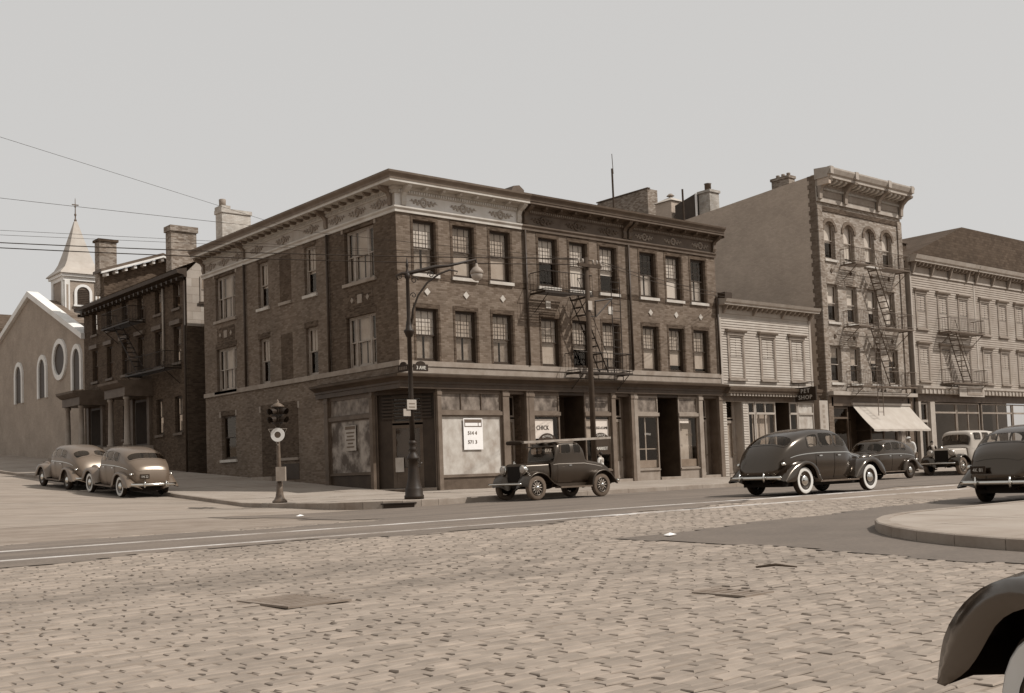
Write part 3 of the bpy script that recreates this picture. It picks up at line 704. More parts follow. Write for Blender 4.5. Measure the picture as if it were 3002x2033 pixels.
# bricked-up recesses
for z0, z1 in ((8.29, 10.3), (4.9, 6.9)):
    B('blind_recess', 'brick_dull', cb, (ly(8.52)-.5, ly(8.52)+.5, -.01, .02, z0, z1), fr=FL)
B('sill', 'stone_belt', cb, (ly(8.52)-.55, ly(8.52)+.55, -.08, .02, 8.16, 8.285), fr=FL)
B('boarded_window', 'brick_dull', cb, (ly(8.5)-.85, ly(8.5)+.8, -.012, .02, 1.56, 3.72), fr=FL)
B('sill', 'stone_belt', cb, (ly(8.5)-.8, ly(8.5)+.85, -.10, .02, 1.44, 1.555), fr=FL)
B('boarded_door', 'brick_dull', cb, (ly(10.35)-.62, ly(10.35)+.62, -.012, .02, .5, 3.72), fr=FL)
for yy in (11.08, 7.62): B('lintel_block', 'stone_belt', cb, (ly(yy)-.07, ly(yy)+.07, -.03, .02, 3.64, 3.92), fr=FL)
B('lintel', 'brick_dark', cb, (ly(11.0), ly(7.7), -.016, .02, 3.73, 3.95), fr=FL)
B('cellar_hatch', 'paint_dark', cb, (ly(9.2), ly(7.7), -.014, .02, .62, 1.3), fr=FL)
B('belt_course', 'stone_belt', cb, (.002, ly(6.0), -.09, .02, 4.70, 4.895), fr=FL)
B('belt_course', 'stone_belt', cb, (ly(5.99), 16.67+.09, -.092, .02, 4.70, 4.893), fr=FL)
B('belt_ledge', 'brick_side', cb, (ly(5.99), 16.67+.05, -.052, .02, 4.44, 4.697), fr=FL)
for yy in (4.88, 12.22): pipe(cb, FL, ly(yy), 4.9, 10.5)
B('step', 'stone_belt', cb, (ly(11.2), ly(9.3), -.45, 0, .3, .78), fr=FL)
# shop fronts -------------------------------------------------------
scp = [(0, 3.85), (-.16, 3.85), (-.16, 4.02), (-.20, 4.04), (-.20, 4.12), (-.30, 4.2), (-.44, 4.27), (-.46, 4.36), (0, 4.435)]
MB().prism_x(scp, 0, XU[1]-.003, 1.0, 0).build('shop_cornice', 'shop_brown', cb, FR)
MB().prism_x(scp, ly(5.95), 16.67, 0, -1.0).build('shop_cornice', 'shop_brown', cb, FL)
MB().prism_x(scp, XU[1]+.003, XU[2]-.003).build('shop_cornice', 'shop_brown', rb[1], FR)
MB().prism_x(scp, XU[2]+.003, XU[3]+.1).build('shop_cornice', 'shop_brown', rb[2], FR)
def pilaster(b, fr, x0, x1, z0=-.4, z1=3.848, mt='paint_pil', y0=-.10):
    o = B('pilaster', mt, b, (x0, x1, y0, .14, z0, z1), fr=fr)
    B('pilaster_cap', mt, o, (x0-.02, x1+.02, y0-.03, .05, z1-.22, z1-.10), fr=fr)
    return o
def shop_window(b, fr, x0, x1, zb, glass_mt='shop_glass', frame='paint_pil', bulk='paint_brown', zt=2.86, transom='transom_dirty', ztop=3.75, floor=-.4):
    o = ring(MB(), x0, x1, zb, zt, .05, 0.0, .09).build('shop_window', frame, b, fr)
    MB().quad((x0+.04, .045, zb+.04), (x1-.04, .045, zb+.04), (x1-.04, .045, zt-.04), (x0+.04, .045, zt-.04)).build('pane', glass_mt, o, fr)
    B('transom_bar', frame, b, (x0-.03, x1+.03, -.07, .10, zt+.002, zt+.15), fr=fr)
    t = ring(MB(), x0, x1, zt+.153, ztop, .05, 0, .09).build('transom', frame, b, fr)
    MB().quad((x0+.04, .045, zt+.19), (x1-.04, .045, zt+.19), (x1-.04, .045, ztop-.04), (x0+.04, .045, ztop-.04)).build('pane', transom, t, fr)
    B('head_board', 'paint_brown', b, (x0, x1, 0, .1, ztop+.002, 3.848), fr=fr)
    k = B('bulkhead', bulk, b, (x0, x1, .01, .12, floor, zb-.06), fr=fr)
    B('bulkhead_rail', frame, k, (x0, x1, -.05, .12, zb-.058, zb-.002), fr=fr)
    return o
def recess_door(b, fr, x0, x1, deep, dx0, dx1, ztop=2.75, dmat='paint_mid', panel='curtain', side='paint_brown', zfloor=0.02, ang_right=None):
    """a door set back between side walls"""
    B('reveal', side, b, (x0-.04, x0, .02, deep, -.3, 3.848), fr=fr); B('reveal', side, b, (x1, x1+.04, .02, deep, -.3, 3.848), fr=fr)
    B('reveal_head', side, b, (x0, x1, .02, deep, 3.72, 3.848), fr=fr)
    d = ring(MB(), dx0, dx1, zfloor+.12, ztop, .13, deep-.06, deep).build('door', dmat, b, fr)
    MB().quad((dx0+.12, deep-.03, zfloor+.9), (dx1-.12, deep-.03, zfloor+.9), (dx1-.12, deep-.03, ztop-.12), (dx0+.12, deep-.03, ztop-.12)).build('pane', 'glass', d, fr)
    B('curtain', panel, d, (dx0+.12, dx1-.12, deep+.02, deep+.03, zfloor+.3, ztop-.12), fr=fr)
    B('panel', dmat, d, (dx0+.13, dx1-.13, deep-.045, deep-.02, zfloor+.25, zfloor+.88), fr=fr)
    MB().blob((dx1-.07, deep-.09, zfloor+1.05), .035, 6, 4).build('door_knob', 'chrome', d, fr)
    t = ring(MB(), dx0, dx1, ztop+.08, 3.7, .07, deep-.05, deep).build('transom', dmat, b, fr)
    MB().quad((dx0+.06, deep-.03, ztop+.14), (dx1-.06, deep-.03, ztop+.14), (dx1-.06, deep-.03, 3.64), (dx0+.06, deep-.03, 3.64)).build('pane', 'glass', t, fr)
    if dx1 < x1-.02: B('door_side_wall', side, b, (dx1, x1, deep-.05, deep, -.3, 3.72), fr=fr)
    if dx0 > x0+.02: B('door_side_wall', side, b, (x0, dx0, deep-.05, deep, -.3, 3.72), fr=fr)
    B('doorstep', 'stone_belt', b, (x0, x1, -.05, deep, -.3, zfloor+.1), fr=fr)
# corner shop, right front
pilaster(cb, FR, 1.60, 1.78); shop_window(cb, FR, 1.79, 4.80, .53, 'whitewash', bulk='paint_brown')
pilaster(cb, FR, 4.82, 5.14); recess_door(cb, FR, 5.16, 6.04, .7, 5.18, 6.02, dmat='paint_mid'); pilaster(cb, FR, 6.06, 6.165)
for i in range(2): B('transom_bar_upright', 'paint_brown', cb, (2.78+i*1.0, 2.81+i*1.0, .0, .05, 3.06, 3.7), fr=FR)
# corner shop, side front
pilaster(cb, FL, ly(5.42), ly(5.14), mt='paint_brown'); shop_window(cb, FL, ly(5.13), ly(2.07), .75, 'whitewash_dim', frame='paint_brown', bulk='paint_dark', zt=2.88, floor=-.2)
pilaster(cb, FL, ly(2.05), ly(1.84), mt='paint_brown')
# cut corner with the shop door
dg = math.hypot(1.6, 1.84); FD = Fr((0, 1.84, 0), math.atan2(-1.84, 1.6))
recess_door(cb, FD, .06, dg-.06, .35, .62, 1.82, ztop=2.55, dmat='paint_brown', panel='paint_dark', side='paint_dark')
m = MB()
for i in range(7): m.box(.25, 2.2, .20, .24, 2.78+i*.13, 2.85+i*.13)
m.build('louver_panel', 'frame_dark', cb, FD, kind='stuff')
MB().poly([(-.0, -.0, 3.846), (1.7, 0.0, 3.846), (0, 1.95, 3.846)]).build('soffit', 'paint_dark', cb)
B('notice', 'shade_dull', cb, (.72, 1.05, .22, .24, .75, 1.3), fr=FD)
# butcher's shop
pilaster(rb[1], FR, 6.19, 6.47); shop_window(rb[1], FR, 6.50, 7.92, .55)
shop_window(rb[1], FR, 9.40, 10.90, .55)
recess_door(rb[1], FR, 7.96, 9.36, 1.3, 8.2, 9.1, dmat='paint_brown', panel='paint_dark', side='paint_dark')
pilaster(rb[1], FR, 10.93, 11.17); recess_door(rb[1], FR, 11.20, 12.12, .45, 11.22, 11.98, dmat='paint_mid'); pilaster(rb[1], FR, 12.14, 12.31)
# third shop
pilaster(rb[2], FR, 12.33, 12.54, mt='paint_mid'); shop_window(rb[2], FR, 12.56, 13.94, .50, frame='paint_mid', bulk='paint_mid')
shop_window(rb[2], FR, 15.34, 16.66, .50, frame='paint_mid', bulk='paint_mid')
recess_door(rb[2], FR, 13.98, 15.30, 1.25, 14.2, 15.1, dmat='paint_brown', panel='paint_brown', side='paint_dark')
pilaster(rb[2], FR, 16.68, 16.95, mt='paint_mid'); recess_door(rb[2], FR, 16.98, 18.1, .55, 17.0, 17.85, dmat='paint_mid', panel='paint_brown'); pilaster(rb[2], FR, 18.14, 18.40)
for x0, x1 in ((12.62, 13.88), (15.40, 16.60)):
    B('display_board', 'paint_mid', rb[2], (x0, x1, .10, .13, .56, .90), fr=FR)
B('display_curtain', 'shade_dull', rb[2], (15.42, 16.58, .35, .37, .9, 2.7), fr=FR)
m = MB().box(13.17, 13.23, .12, .15, .9, 2.8).box(12.62, 13.168, .12, .14, 1.38, 1.42).box(13.232, 13.88, .12, .14, 1.38, 1.42)
m.build('display_cross', 'trim_pale', rb[2], FR, kind='stuff')
text('OFFICE', .12, 13.2, -.006, 2.02, 'letter_pale', rb[2], FR, arc=2.2); text('REPAIRS', .12, 16.0, -.006, 1.98, 'ink_soft', rb[2], FR, arc=1.6)
# notices and lettering
def notice(b_fr, x0, x1, z0, z1, y, label, name='poster', mt='paper'):
    t = thing(name, label, 'poster', b_fr.p((x0+x1)/2, y, z0)); B('sheet', mt, t, (x0, x1, y, y+.006, z0, z1), fr=b_fr); return t
t = notice(FR, 2.86, 3.80, 1.52, 2.74, -.02, 'white poster with dark numbers on the large whitewashed shop window')
B('heading', 'ink_soft', t, (2.90, 3.76, -.023, -.0205, 2.40, 2.70), fr=FR); B('heading_band', 'paper', t, (2.94, 3.56, -.026, -.0235, 2.44, 2.56), fr=FR); B('heading_band', 'paper', t, (3.60, 3.72, -.026, -.0235, 2.44, 2.56), fr=FR)
text('514 4', .20, 3.28, -.026, 2.10, 'ink_soft', t, FR, bold=.006); text('571 3', .20, 3.28, -.026, 1.75, 'ink_soft', t, FR, bold=.006)
t = notice(FL, ly(3.98), ly(3.16), 1.66, 2.66, -.02, 'grey printed bill on the shaded shop window of the side street', mt='trim_pale')
B('heading', 'ink_soft', t, (ly(3.94), ly(3.20), -.024, -.0205, 2.50, 2.63), fr=FL)
for i, wv in enumerate((.6, .5, .62, .4, .55)): B('print_line', 'ink_soft', t, (ly(3.57)-wv/2, ly(3.57)+wv/2, -.024, -.0205, 2.34-i*.14, 2.40-i*.14), fr=FL)
notice(FR, 5.33, 5.60, 2.46, 2.64, .60, 'small white card on the door beside the corner shop', 'door_card')
t = notice(FR, 6.58, 7.62, 1.92, 2.72, .09, 'torn white window bill reading chick in the butcher shop')
text('CHICK', .26, 7.04, .084, 2.28, 'ink', t, FR, bold=.006, sx=.8, spacing=1.12)
t = notice(FR, 9.44, 9.98, 1.92, 2.72, .09, 'white window bill reading hams beside the butcher shop entrance', mt='trim_pale')
text('HAMS', .18, 9.72, .084, 2.30, 'ink', t, FR, bold=.004, sx=.85)
t = notice(FR, 9.99, 10.85, 1.92, 2.72, .09, 'bright window bill reading legs of lamb in the butcher shop')
text('LEGS of LAMB', .155, 10.42, .084, 2.30, 'ink', t, FR, bold=.003, sx=.78)
def painted(b, x, z, rx, y=-.002):
    m = MB().poly([(x+rx*math.cos(PI*i/14), y, z+.48*math.sin(PI*i/14)) for i in range(15)]+[(x-rx, y, z-.45), (x+rx, y, z-.45)]); m.build('painted_arch', 'frame_dark', b, FR)
painted(rb[1], 7.20, 1.66, .56); painted(rb[1], 10.28, 1.66, .58)
text('PROVISION', .13, 7.2, -.012, 1.98, 'letter_pale', rb[1], FR, arc=.75, sx=.8); text('MEATS', .19, 7.2, -.012, 1.36, 'letter_pale', rb[1], FR, bold=.008)
text('SWITZ', .16, 10.28, -.012, 1.98, 'letter_pale', rb[1], FR, arc=.8); text('MARKET', .19, 10.3, -.012, 1.40, 'letter_pale', rb[1], FR, bold=.008)
notice(FR, 15.44, 16.10, 2.56, 2.76, .09, 'white strip notice hung in the right shop window of the third shop', 'window_notice')
# roof furniture of the corner row
ch = thing('chimney', 'whitewashed brick chimney on the rear of the corner building', 'chimney', (1.0, 15.4, 11.5))
B('stack', 'brick_white', ch, (.25, 1.75, 15.0, 15.7, 11.3, 13.55)); B('cap', 'brick_white', ch, (.20, 1.80, 14.95, 15.75, 13.552, 13.74))
B('raised_flue', 'brick_white', ch, (.22, .68, 14.97, 15.73, 13.742, 13.9)); MB().lathe([(.16, 13.9), (.17, 14.25), (.14, 14.27)], 10, (.45, 15.35, 0)).build('chimney_pot', 'paint_mid', ch, smooth=True)
rv = thing('roof_vent', 'small dark hump on the roof edge above the corner building', 'vent', (6.0, .3, 11.8)); MB().prism_y([(5.55, 11.85), (6.35, 11.85), (6.35, 12.15), (6.1, 12.32), (5.8, 12.26)], -.1, .5).build('hood', 'paint_brown', rv)
for x, y, z1, z2, lab in ((15.9, 4.1, 15.45, 16.2, 'tall thin mast rising behind the middle row building'), (17.75, 1.2, 14.03, None, 'short dark pole on the roof of the end row building')):
    t = thing('roof_pole', lab, 'mast', (x, y, 11.5)); MB().tube([(x, y, 11.4), (x-.03, y, z1)], .05, 6).build('pole', 'wood_pole', t)
    if z2: MB().tube([(x+.05, y, z1-.25), (x, y, z2)], .018, 5).build('rod', 'wood_pole', t)
# ------------------------------------------------------------------ clapboard houses
def clapboards(b, fr, x0, x1, z0, z1, mt, pitch=.125, y=0.0):
    n = int((z1-z0)/pitch)
    for i in range(n):
        a = z0+i*pitch; c = a+pitch+.012
        MB().prism_x([(y, a), (y-.048, a), (y-.010, c), (y, c)], x0, x1).build('clapboard', mt, b, fr)
def hooded_window(b, fr, xc, z0, w, h, smat='shade_dull', shade=.55, hood='paint_mid', low=.4, deep=.16):
    window(b, fr, xc, z0, w, h, frame='paint_mid', sash='frame_dark', shade=shade, smat=smat, muntin=(1, 0), sill=None, recess=-.055, low=low)
    for sx in (-1, 1): B('casing', hood, b, (xc+sx*(w/2+.06)-.055, xc+sx*(w/2+.06)+.055, -.075, .0, z0-.02, z0+h+.02), fr=fr)
    B('sill', hood, b, (xc-w/2-.15, xc+w/2+.15, -.15, 0, z0-.12, z0-.022), fr=fr)
    hd = B('window_hood', hood, b, (xc-w/2-.14, xc+w/2+.14, -.10, 0, z0+h+.022, z0+h+.17), fr=fr)
    MB().prism_x([(0, z0+h+.171), (-.18, z0+h+.171), (-deep-.07, z0+h+.25), (-deep-.07, z0+h+.29), (0, z0+h+.33)], xc-w/2-.22, xc+w/2+.22).build('hood_cap', hood, hd, fr)
ph = thing('clapboard_house', 'low two storey pale clapboard house with pet shop below', 'house', (18.44, 0, 0))
x0, x1 = 18.46, 25.88
B('wall', 'clap', ph, (x0, x1, .001, .2, 3.6, 8.3)); clapboards(ph, FR, x0, x1, 4.36, 7.85, 'clap')
for xc in (19.67, 22.15, 24.60): hooded_window(ph, FR, xc, 4.72, 1.04, 2.08)
for xx in (x0, x1-.16): B('corner_board', 'trim_pale', ph, (xx, xx+.16, -.05, 0, 4.3, 7.86), fr=FR)
B('frieze', 'clap', ph, (x0, x1, -.04, 0, 7.86, 8.22), fr=FR)
MB().prism_x([(0, 8.222), (-.48, 8.222), (-.48, 8.30), (-.55, 8.34), (-.62, 8.48), (0, 8.56)], x0-.02, x1+.25).build('cornice', 'trim_pale', ph, FR)
for i in range(19):
    xx = x0+.35+i*.385
    big_ = i in (0, 6, 12, 18)
    MB().prism_x([(-.041, 7.86 if big_ else 8.06), (-.12, 7.88 if big_ else 8.06), (-.32, 8.10), (-.40, 8.22), (-.041, 8.22)], xx-.05, xx+.05).build('bracket', 'paint_mid', ph, FR)
B('gutter_head', 'frame_dark', ph, (18.46, 19.0, -.50, -.05, 8.40, 8.80), fr=FR)
flat_roof(ph, 'roof_tar', x0, x1, .02, 9, 8.45)
B('side_wall', 'clap_dull', ph, (x1-.15, x1-.01, .21, 9, -.4, 8.3)); B('rear_wall', 'clap_dull', ph, (x0, x1, 9.01, 9.1, -.4, 8.3))
MB().prism_x([(0, 3.98), (-.38, 3.98), (-.38, 4.06), (-.46, 4.12), (-.50, 4.25), (0, 4.34)], x0+.1, x1+.2).build('shop_cornice', 'paint_brown', ph, FR)
m = MB()
for i in range(30): m.box(x0+.3+i*.235, x0+.42+i*.235, -.32, -.02, 3.86, 3.975)
m.build('dentil_course', 'trim_pale', ph, FR, kind='stuff')
B('fascia', 'paint_brown', ph, (x0, x1, -.05, .1, 3.62, 3.858), fr=FR)
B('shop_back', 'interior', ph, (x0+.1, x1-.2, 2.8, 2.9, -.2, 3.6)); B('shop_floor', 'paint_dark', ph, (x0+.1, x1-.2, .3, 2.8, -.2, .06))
def simple_shop(b, fr, x0, x1, zb, zt, frame, glass_mt='shop_glass', bulk='paint_brown', mull=1, trans=.5):
    o = ring(MB(), x0, x1, zb, zt, .07, 0, .1)
    for i in range(mull): xx = x0+(x1-x0)*(i+1)/(mull+1); o.box(xx-.035, xx+.035, .01, .09, zb+.07, zt-.07)
    o = o.build('shop_window', frame, b, fr)
    if trans: B('transom_bar', frame, o, (x0+.071, x1-.071, -.02, .095, zt-.07-trans-.05, zt-.07-trans+.05), fr=fr)
    MB().quad((x0+.05, .05, zb+.05), (x1-.05, .05, zb+.05), (x1-.05, .05, zt-.05), (x0+.05, .05, zt-.05)).build('pane', glass_mt, o, fr)
    B('bulkhead', bulk, b, (x0, x1, .0, .12, -.3, zb-.002), fr=fr)
recess_door(ph, FR, 18.78, 19.95, .5, 18.85, 19.80, ztop=2.7, dmat='paint_mid', panel='curtain', side='clap_dull')
for a, c in ((18.46, 18.74), (19.99, 20.36)):
    B('wall_strip', 'clap', ph, (a, c, 0.0, .12, -.3, 3.62), fr=FR); clapboards(ph, FR, a, c, -.1, 3.55, 'clap')
simple_shop(ph, FR, 20.40, 20.95, .75, 3.6, 'trim_pale', mull=0); simple_shop(ph, FR, 20.99, 22.60, .75, 3.6, 'trim_pale', mull=1)
recess_door(ph, FR, 22.64, 23.72, .9, 22.7, 23.6, ztop=2.6, dmat='paint_brown', panel='paint_dark', side='paint_dark')
simple_shop(ph, FR, 23.76, 24.45, .75, 3.6, 'trim_pale', mull=0); simple_shop(ph, FR, 24.49, 25.86, .75, 3.6, 'trim_pale', glass_mt='whitewash', mull=0)
B('window_blind', 'shade_dull', ph, (21.08, 22.5, .3, .31, 1.0, 3.0), fr=FR)
# hanging sign
sg = thing('pet_shop_sign', 'dark hanging sign reading pet shop above the clapboard shop front', 'sign', (24.1, -.8, 3.6))
FS = Fr((24.1, -.18, 0), rad(-90))
B('sign_board', 'ink', sg, (0, 1.24, -.05, .05, 3.62, 4.32), fr=FS)
text('PET', .30, .63, -.066, 4.03, 'letter_pale', sg, FS, spacing=1.2, bold=.004); text('SHOP', .30, .62, -.066, 3.71, 'letter_pale', sg, FS, spacing=1.15, bold=.004)
MB().tube([(24.1, .0, 4.55), (24.1, -1.3, 4.55)], .022, 6).build('bracket_arm', 'iron', sg)
for yy in (-.4, -1.2): MB().tube([(24.1, yy, 4.32), (24.1, yy, 4.55)], .012, 5).build('hanger', 'iron', sg)
bd = thing('sign_board_upright', 'tall white lettered board fixed between pet shop and the brick tenement', 'sign', (26.3, -.2, 1.0))
B('board', 'shade_dull', bd, (26.02, 26.75, -.25, -.2, 1.35, 3.72))
for i in range(7): B('lettering_block', 'paint_mid', bd, (26.28, 26.46, -.256, -.2505, 3.35-i*.27, 3.50-i*.27))
# ------------------------------------------------------------------ four storey tenement
tc = thing('tenement', 'tall four storey brick tenement with arched top windows and heavy bracketed cornice', 'building', (27.05, 0, 0))
x0, x1 = 27.05, 35.30
TX = [28.12, 29.93, 31.95, 33.74]
holes = []
for xc in TX: holes += [(xc-.5, xc+.5, 11.36, 13.45), (xc-.5, xc+.5, 7.98, 10.02), (xc-.5, xc+.5, 4.72, 6.70)]
holes.append((x0+.45, x1-.45, -1, 3.75))
wall('wall', 'brick_mix', tc, FR, x0, x1, -1, 14.4, holes)
def arch_spandrel(b, fr, xc, w, zs, zt, mt, depth=.22):
    m = MB(); r = w/2; n = 8; pts = [(xc-r*math.cos(PI*i/n), zs+(zt-zs)*math.sin(PI*i/n)) for i in range(n+1)]
    for half in (0, 1):
        seg = pts[:n//2+1] if half == 0 else pts[n//2:]
        cx = xc-r if half == 0 else xc+r
        for p, q in zip(seg, seg[1:]): m.add([(cx, .001, zt), (p[0], .001, p[1]), (q[0], .001, q[1])], [(0, 1, 2)])
    for p, q in zip(pts, pts[1:]): m.quad((p[0], .001, p[1]), (q[0], .001, q[1]), (q[0], depth, q[1]), (p[0], depth, p[1]))
    m.build('arch', mt, b, fr)
def arch_trim(b, fr, xc, r0, r1, zs, ky, mt, name='arch_trim'):
    m = MB(); n = 10
    for i in range(n):
        a, c = PI*i/n, PI*(i+1)/n
        q = [(xc-rr*math.cos(t), zs+rr*ky*math.sin(t)) for rr, t in ((r0, a), (r1, a), (r1, c), (r0, c))]
        m.prism_y(q, -.05, .02)
    return m.build(name, mt, b, fr)
for i, xc in enumerate(TX):
    window(tc, FR, xc, 11.36, 1.0, 2.09, frame='paint_mid', sash='frame_pale', shade=(.55, .9, .9, .6)[i], smat='shade', muntin=(0, 0))
    arch_spandrel(tc, FR, xc, 1.0, 12.92, 13.45, 'brick_mix'); arch_trim(tc, FR, xc, .52, .70, 12.92, 1.0, 'brick_main')
    window(tc, FR, xc, 7.98, 1.0, 2.04, frame='paint_mid', sash='frame_pale', shade=(.55, .6, .65, .9)[i], smat='shade', muntin=(0, 0))
    window(tc, FR, xc, 4.72, 1.0, 1.98, frame='paint_mid', sash='frame_pale', shade=(.3, .5, .4, .3)[i], smat='shade_dull', muntin=(0, 0))
    for z in (10.03, 6.71): B('lintel', 'brick_pale', tc, (xc-.62, xc+.62, -.03, .02, z, z+.28), fr=FR)
    for z in (7.2, 10.75): diamond(tc, FR, xc, z, .13, 'brick_dark')
for a, c in ((x0, x0+.42), (x1-.42, x1)): B('corner_pier', 'brick_pale', tc, (a, c, -.07, -.001, -.5, 14.2), fr=FR)
B('head_band', 'brick_dark', tc, (x0+.43, x1-.43, -.05, -.001, 13.95, 14.2), fr=FR)
B('party_wall', 'plaster', tc, (35.0, 35.28, .23, 12.5, -.4, 14.9)); B('rear_wall', 'brick_dull', tc, (x0+.2, 35, 12.5, 12.7, -.4, 14.8))
MB().add([(x0, .40, -.5), (x0, 12.5, -.5), (x0, 12.5, 14.95), (x0, 0.40, 15.80), (x0+.18, .40, -.5), (x0+.18, 12.5, -.5), (x0+.18, 12.5, 14.95), (x0+.18, .40, 15.80)], [(0, 1, 2, 3), (7, 6, 5, 4), (3, 2, 6, 7), (0, 3, 7, 4), (1, 5, 6, 2)]).build('side_wall', 'plaster', tc)
for i in range(70): B('quoin', 'brick_side', tc, (x0-.012, x0+.17, .001, .36+(.12 if i % 2 else 0), -.5+i*.233, -.5+i*.233+.231))
m = MB().add([(x0+.1, .4, 15.3), (35.1, .4, 15.3), (35.1, 12.5, 14.6), (x0+.1, 12.5, 14.6)], [(0, 1, 2, 3)]).build('roof', 'roof_tar', tc)
# its cornice
B('cornice_side', 'plaster', tc, (x0+.001, x0+.2, -.85, .39, 15.2, 15.78)); B('parapet', 'plaster', tc, (x0+.2, x1, .1, .39, 14.4, 15.9))
B('architrave', 'trim_pale', tc, (x0, x1+.05, -.12, 0, 14.401, 14.60), fr=FR); B('frieze', 'trim_pale', tc, (x0, x1, -.06, 0, 14.602, 15.20), fr=FR)
for a, c in ((x0+.35, x0+2.3), (x0+2.75, x1-2.75), (x1-2.3, x1-.35)): B('frieze_panel', 'paint_mid', tc, (a, c, -.10, -.061, 14.70, 15.02), fr=FR)
d = MB()
for i in range(64): d.box(x0+.2+i*.125, x0+.26+i*.125, -.17, -.061, 15.06, 15.18)
d.build('dentil_course', 'paint_light', tc, FR, kind='stuff')
MB().prism_x([(0, 15.55), (-.80, 15.55), (-.80, 15.70), (-.88, 15.76), (-.98, 15.98), (-.98, 16.06), (0, 16.14)], x0-.05, x1+.12).build('cornice', 'trim_pale', tc, FR)
B('bed', 'paint_mid', tc, (x0, x1, -.14, 0, 15.2, 15.548), fr=FR)
for xb in (x0+.14, x0+2.5, x1-2.5, x1-.14):
    MB().prism_x([(-.121, 14.5), (-.24, 14.52), (-.26, 14.9), (-.36, 15.15), (-.60, 15.35), (-.90, 15.45), (-.94, 15.549), (-.121, 15.549)], xb-.13, xb+.13).build('bracket', 'paint_mid', tc, FR)
    B('bracket_block', 'trim_pale', tc, (xb-.14, xb+.14, -1.01, -.8, 15.70, 16.10), fr=FR)
for i in range(17):
    xx = x0+.55+i*.447
    if min(abs(xx-q) for q in (x0+2.5, x1-2.5)) > .2: MB().prism_x([(-.141, 15.34), (-.5, 15.36), (-.68, 15.45), (-.70, 15.549), (-.141, 15.549)], xx-.09, xx+.09).build('modillion', 'paint_light', tc, FR)
# chimneys and roof buildings behind
ch = thing('chimney', 'brick chimney with two pots on the side wall of the tenement', 'chimney', (27.3, 2.2, 15.3))
B('stack', 'brick_pale', ch, (27.06, 27.6, 1.65, 2.80, 15.2, 16.05)); B('cap', 'brick_pale', ch, (27.0, 27.66, 1.60, 2.85, 16.051, 16.2))
for yy in (1.85, 2.2, 2.55): MB().lathe([(.10, 16.2), (.11, 16.38), (.09, 16.4)], 8, (27.33, yy, 0)).build('chimney_pot', 'brick_pale', ch, smooth=True)
ch = thing('chimney', 'pale chimney with a dark pot far behind the row roofs', 'chimney', (28.3, 8.2, 14.6))
B('stack', 'brick_white', ch, (27.75, 28.6, 7.75, 8.6, 14.6, 16.7)); B('cap', 'brick_white', ch, (27.68, 28.67, 7.68, 8.67, 16.701, 16.85)); MB().lathe([(.2, 16.85), (.2, 17.25), (.23, 17.3)], 10, (28.1, 8.15, 0)).build('chimney_pot', 'paint_brown', ch, smooth=True)
bh = thing('roof_bulkhead', 'dark boarded bulkhead on the tenement roof beside the chimney', 'roof shed', (28.0, 9.3, 14.7))
MB().add([(27.55, 8.7, 14.4), (27.55, 10.3, 14.4), (27.55, 10.3, 16.35), (27.55, 8.7, 16.75), (29.3, 8.7, 14.4), (29.3, 10.3, 14.4), (29.3, 10.3, 16.35), (29.3, 8.7, 16.75)], [(0, 1, 2, 3), (7, 6, 5, 4), (3, 2, 6, 7), (0, 3, 7, 4), (1, 5, 6, 2)]).build('shed', 'paint_dark', bh)
B('edge_board', 'paper', bh, (27.52, 27.6, 8.58, 8.69, 14.6, 16.76))
wt = thing('roof_vent_house', 'square skylight house with pyramid cap and turret vent behind the roofs', 'roof shed', (28.2, 11.2, 14.6))
B('walls', 'plaster', wt, (27.5, 28.9, 10.55, 11.85, 14.3, 16.75)); MB().add([(27.4, 10.45, 16.752), (29.0, 10.45, 16.752), (29.0, 11.95, 16.752), (27.4, 11.95, 16.752), (28.05, 11.05, 17.1), (28.35, 11.05, 17.1), (28.35, 11.35, 17.1), (28.05, 11.35, 17.1)], [(0, 1, 5, 4), (1, 2, 6, 5), (2, 3, 7, 6), (3, 0, 4, 7), (4, 5, 6, 7), (3, 2, 1, 0)]).build('roof', 'spire_metal', wt)
MB().lathe([(.12, 17.1), (.12, 17.2), (.26, 17.22), (.1, 17.36)], 8, (28.2, 11.2, 0)).build('vent', 'paint_mid', wt)
rbk = thing('rear_building', 'plain brick rear building with sloping parapet behind the row', 'building', (29, 15, 0))
MB().add([(28.0, 12.9, 5), (28.0, 17.4, 5), (28.0, 17.4, 18.0), (28.0, 12.9, 18.05), (28.9, 12.9, 5), (28.9, 17.4, 5), (28.9, 17.4, 18.0), (28.9, 12.9, 18.05)], [(0, 1, 2, 3), (7, 6, 5, 4), (3, 2, 6, 7), (0, 3, 7, 4), (1, 5, 6, 2)]).build('wall', 'brick_pale', rbk)
B('coping', 'paint_brown', rbk, (27.95, 28.2, 12.85, 17.45, 18.052, 18.12))
# tenement shop and awning
B('shop_cornice', 'trim_pale', tc, (x0+.05, x1+.1, -.42, 0, 4.02, 4.22), fr=FR); B('shop_fascia', 'paint_brown', tc, (x0+.3, x1-.3, -.10, 0, 3.45, 4.018), fr=FR)
for a, c in ((x0, x0+.45), (x1-.45, x1)): B('shop_pier', 'brick_main', tc, (a, c, -.10, -.071, -.4, 3.95), fr=FR)
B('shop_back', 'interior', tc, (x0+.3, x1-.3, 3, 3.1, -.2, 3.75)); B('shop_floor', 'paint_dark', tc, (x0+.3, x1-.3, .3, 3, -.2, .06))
simple_shop(tc, FR, x0+.5, x0+1.9, .7, 3.4, 'paint_brown', mull=0); simple_shop(tc, FR, x0+4.0, x1-1.6, .7, 3.4, 'paint_brown', mull=1)
recess_door(tc, FR, x0+1.95, x0+3.95, .9, x0+2.5, x0+3.4, dmat='paint_brown', panel='paint_dark', side='paint_dark'); simple_shop(tc, FR, x1-1.55, x1-.5, .7, 3.4, 'paint_mid', mull=0, glass_mt='whitewash_dim')
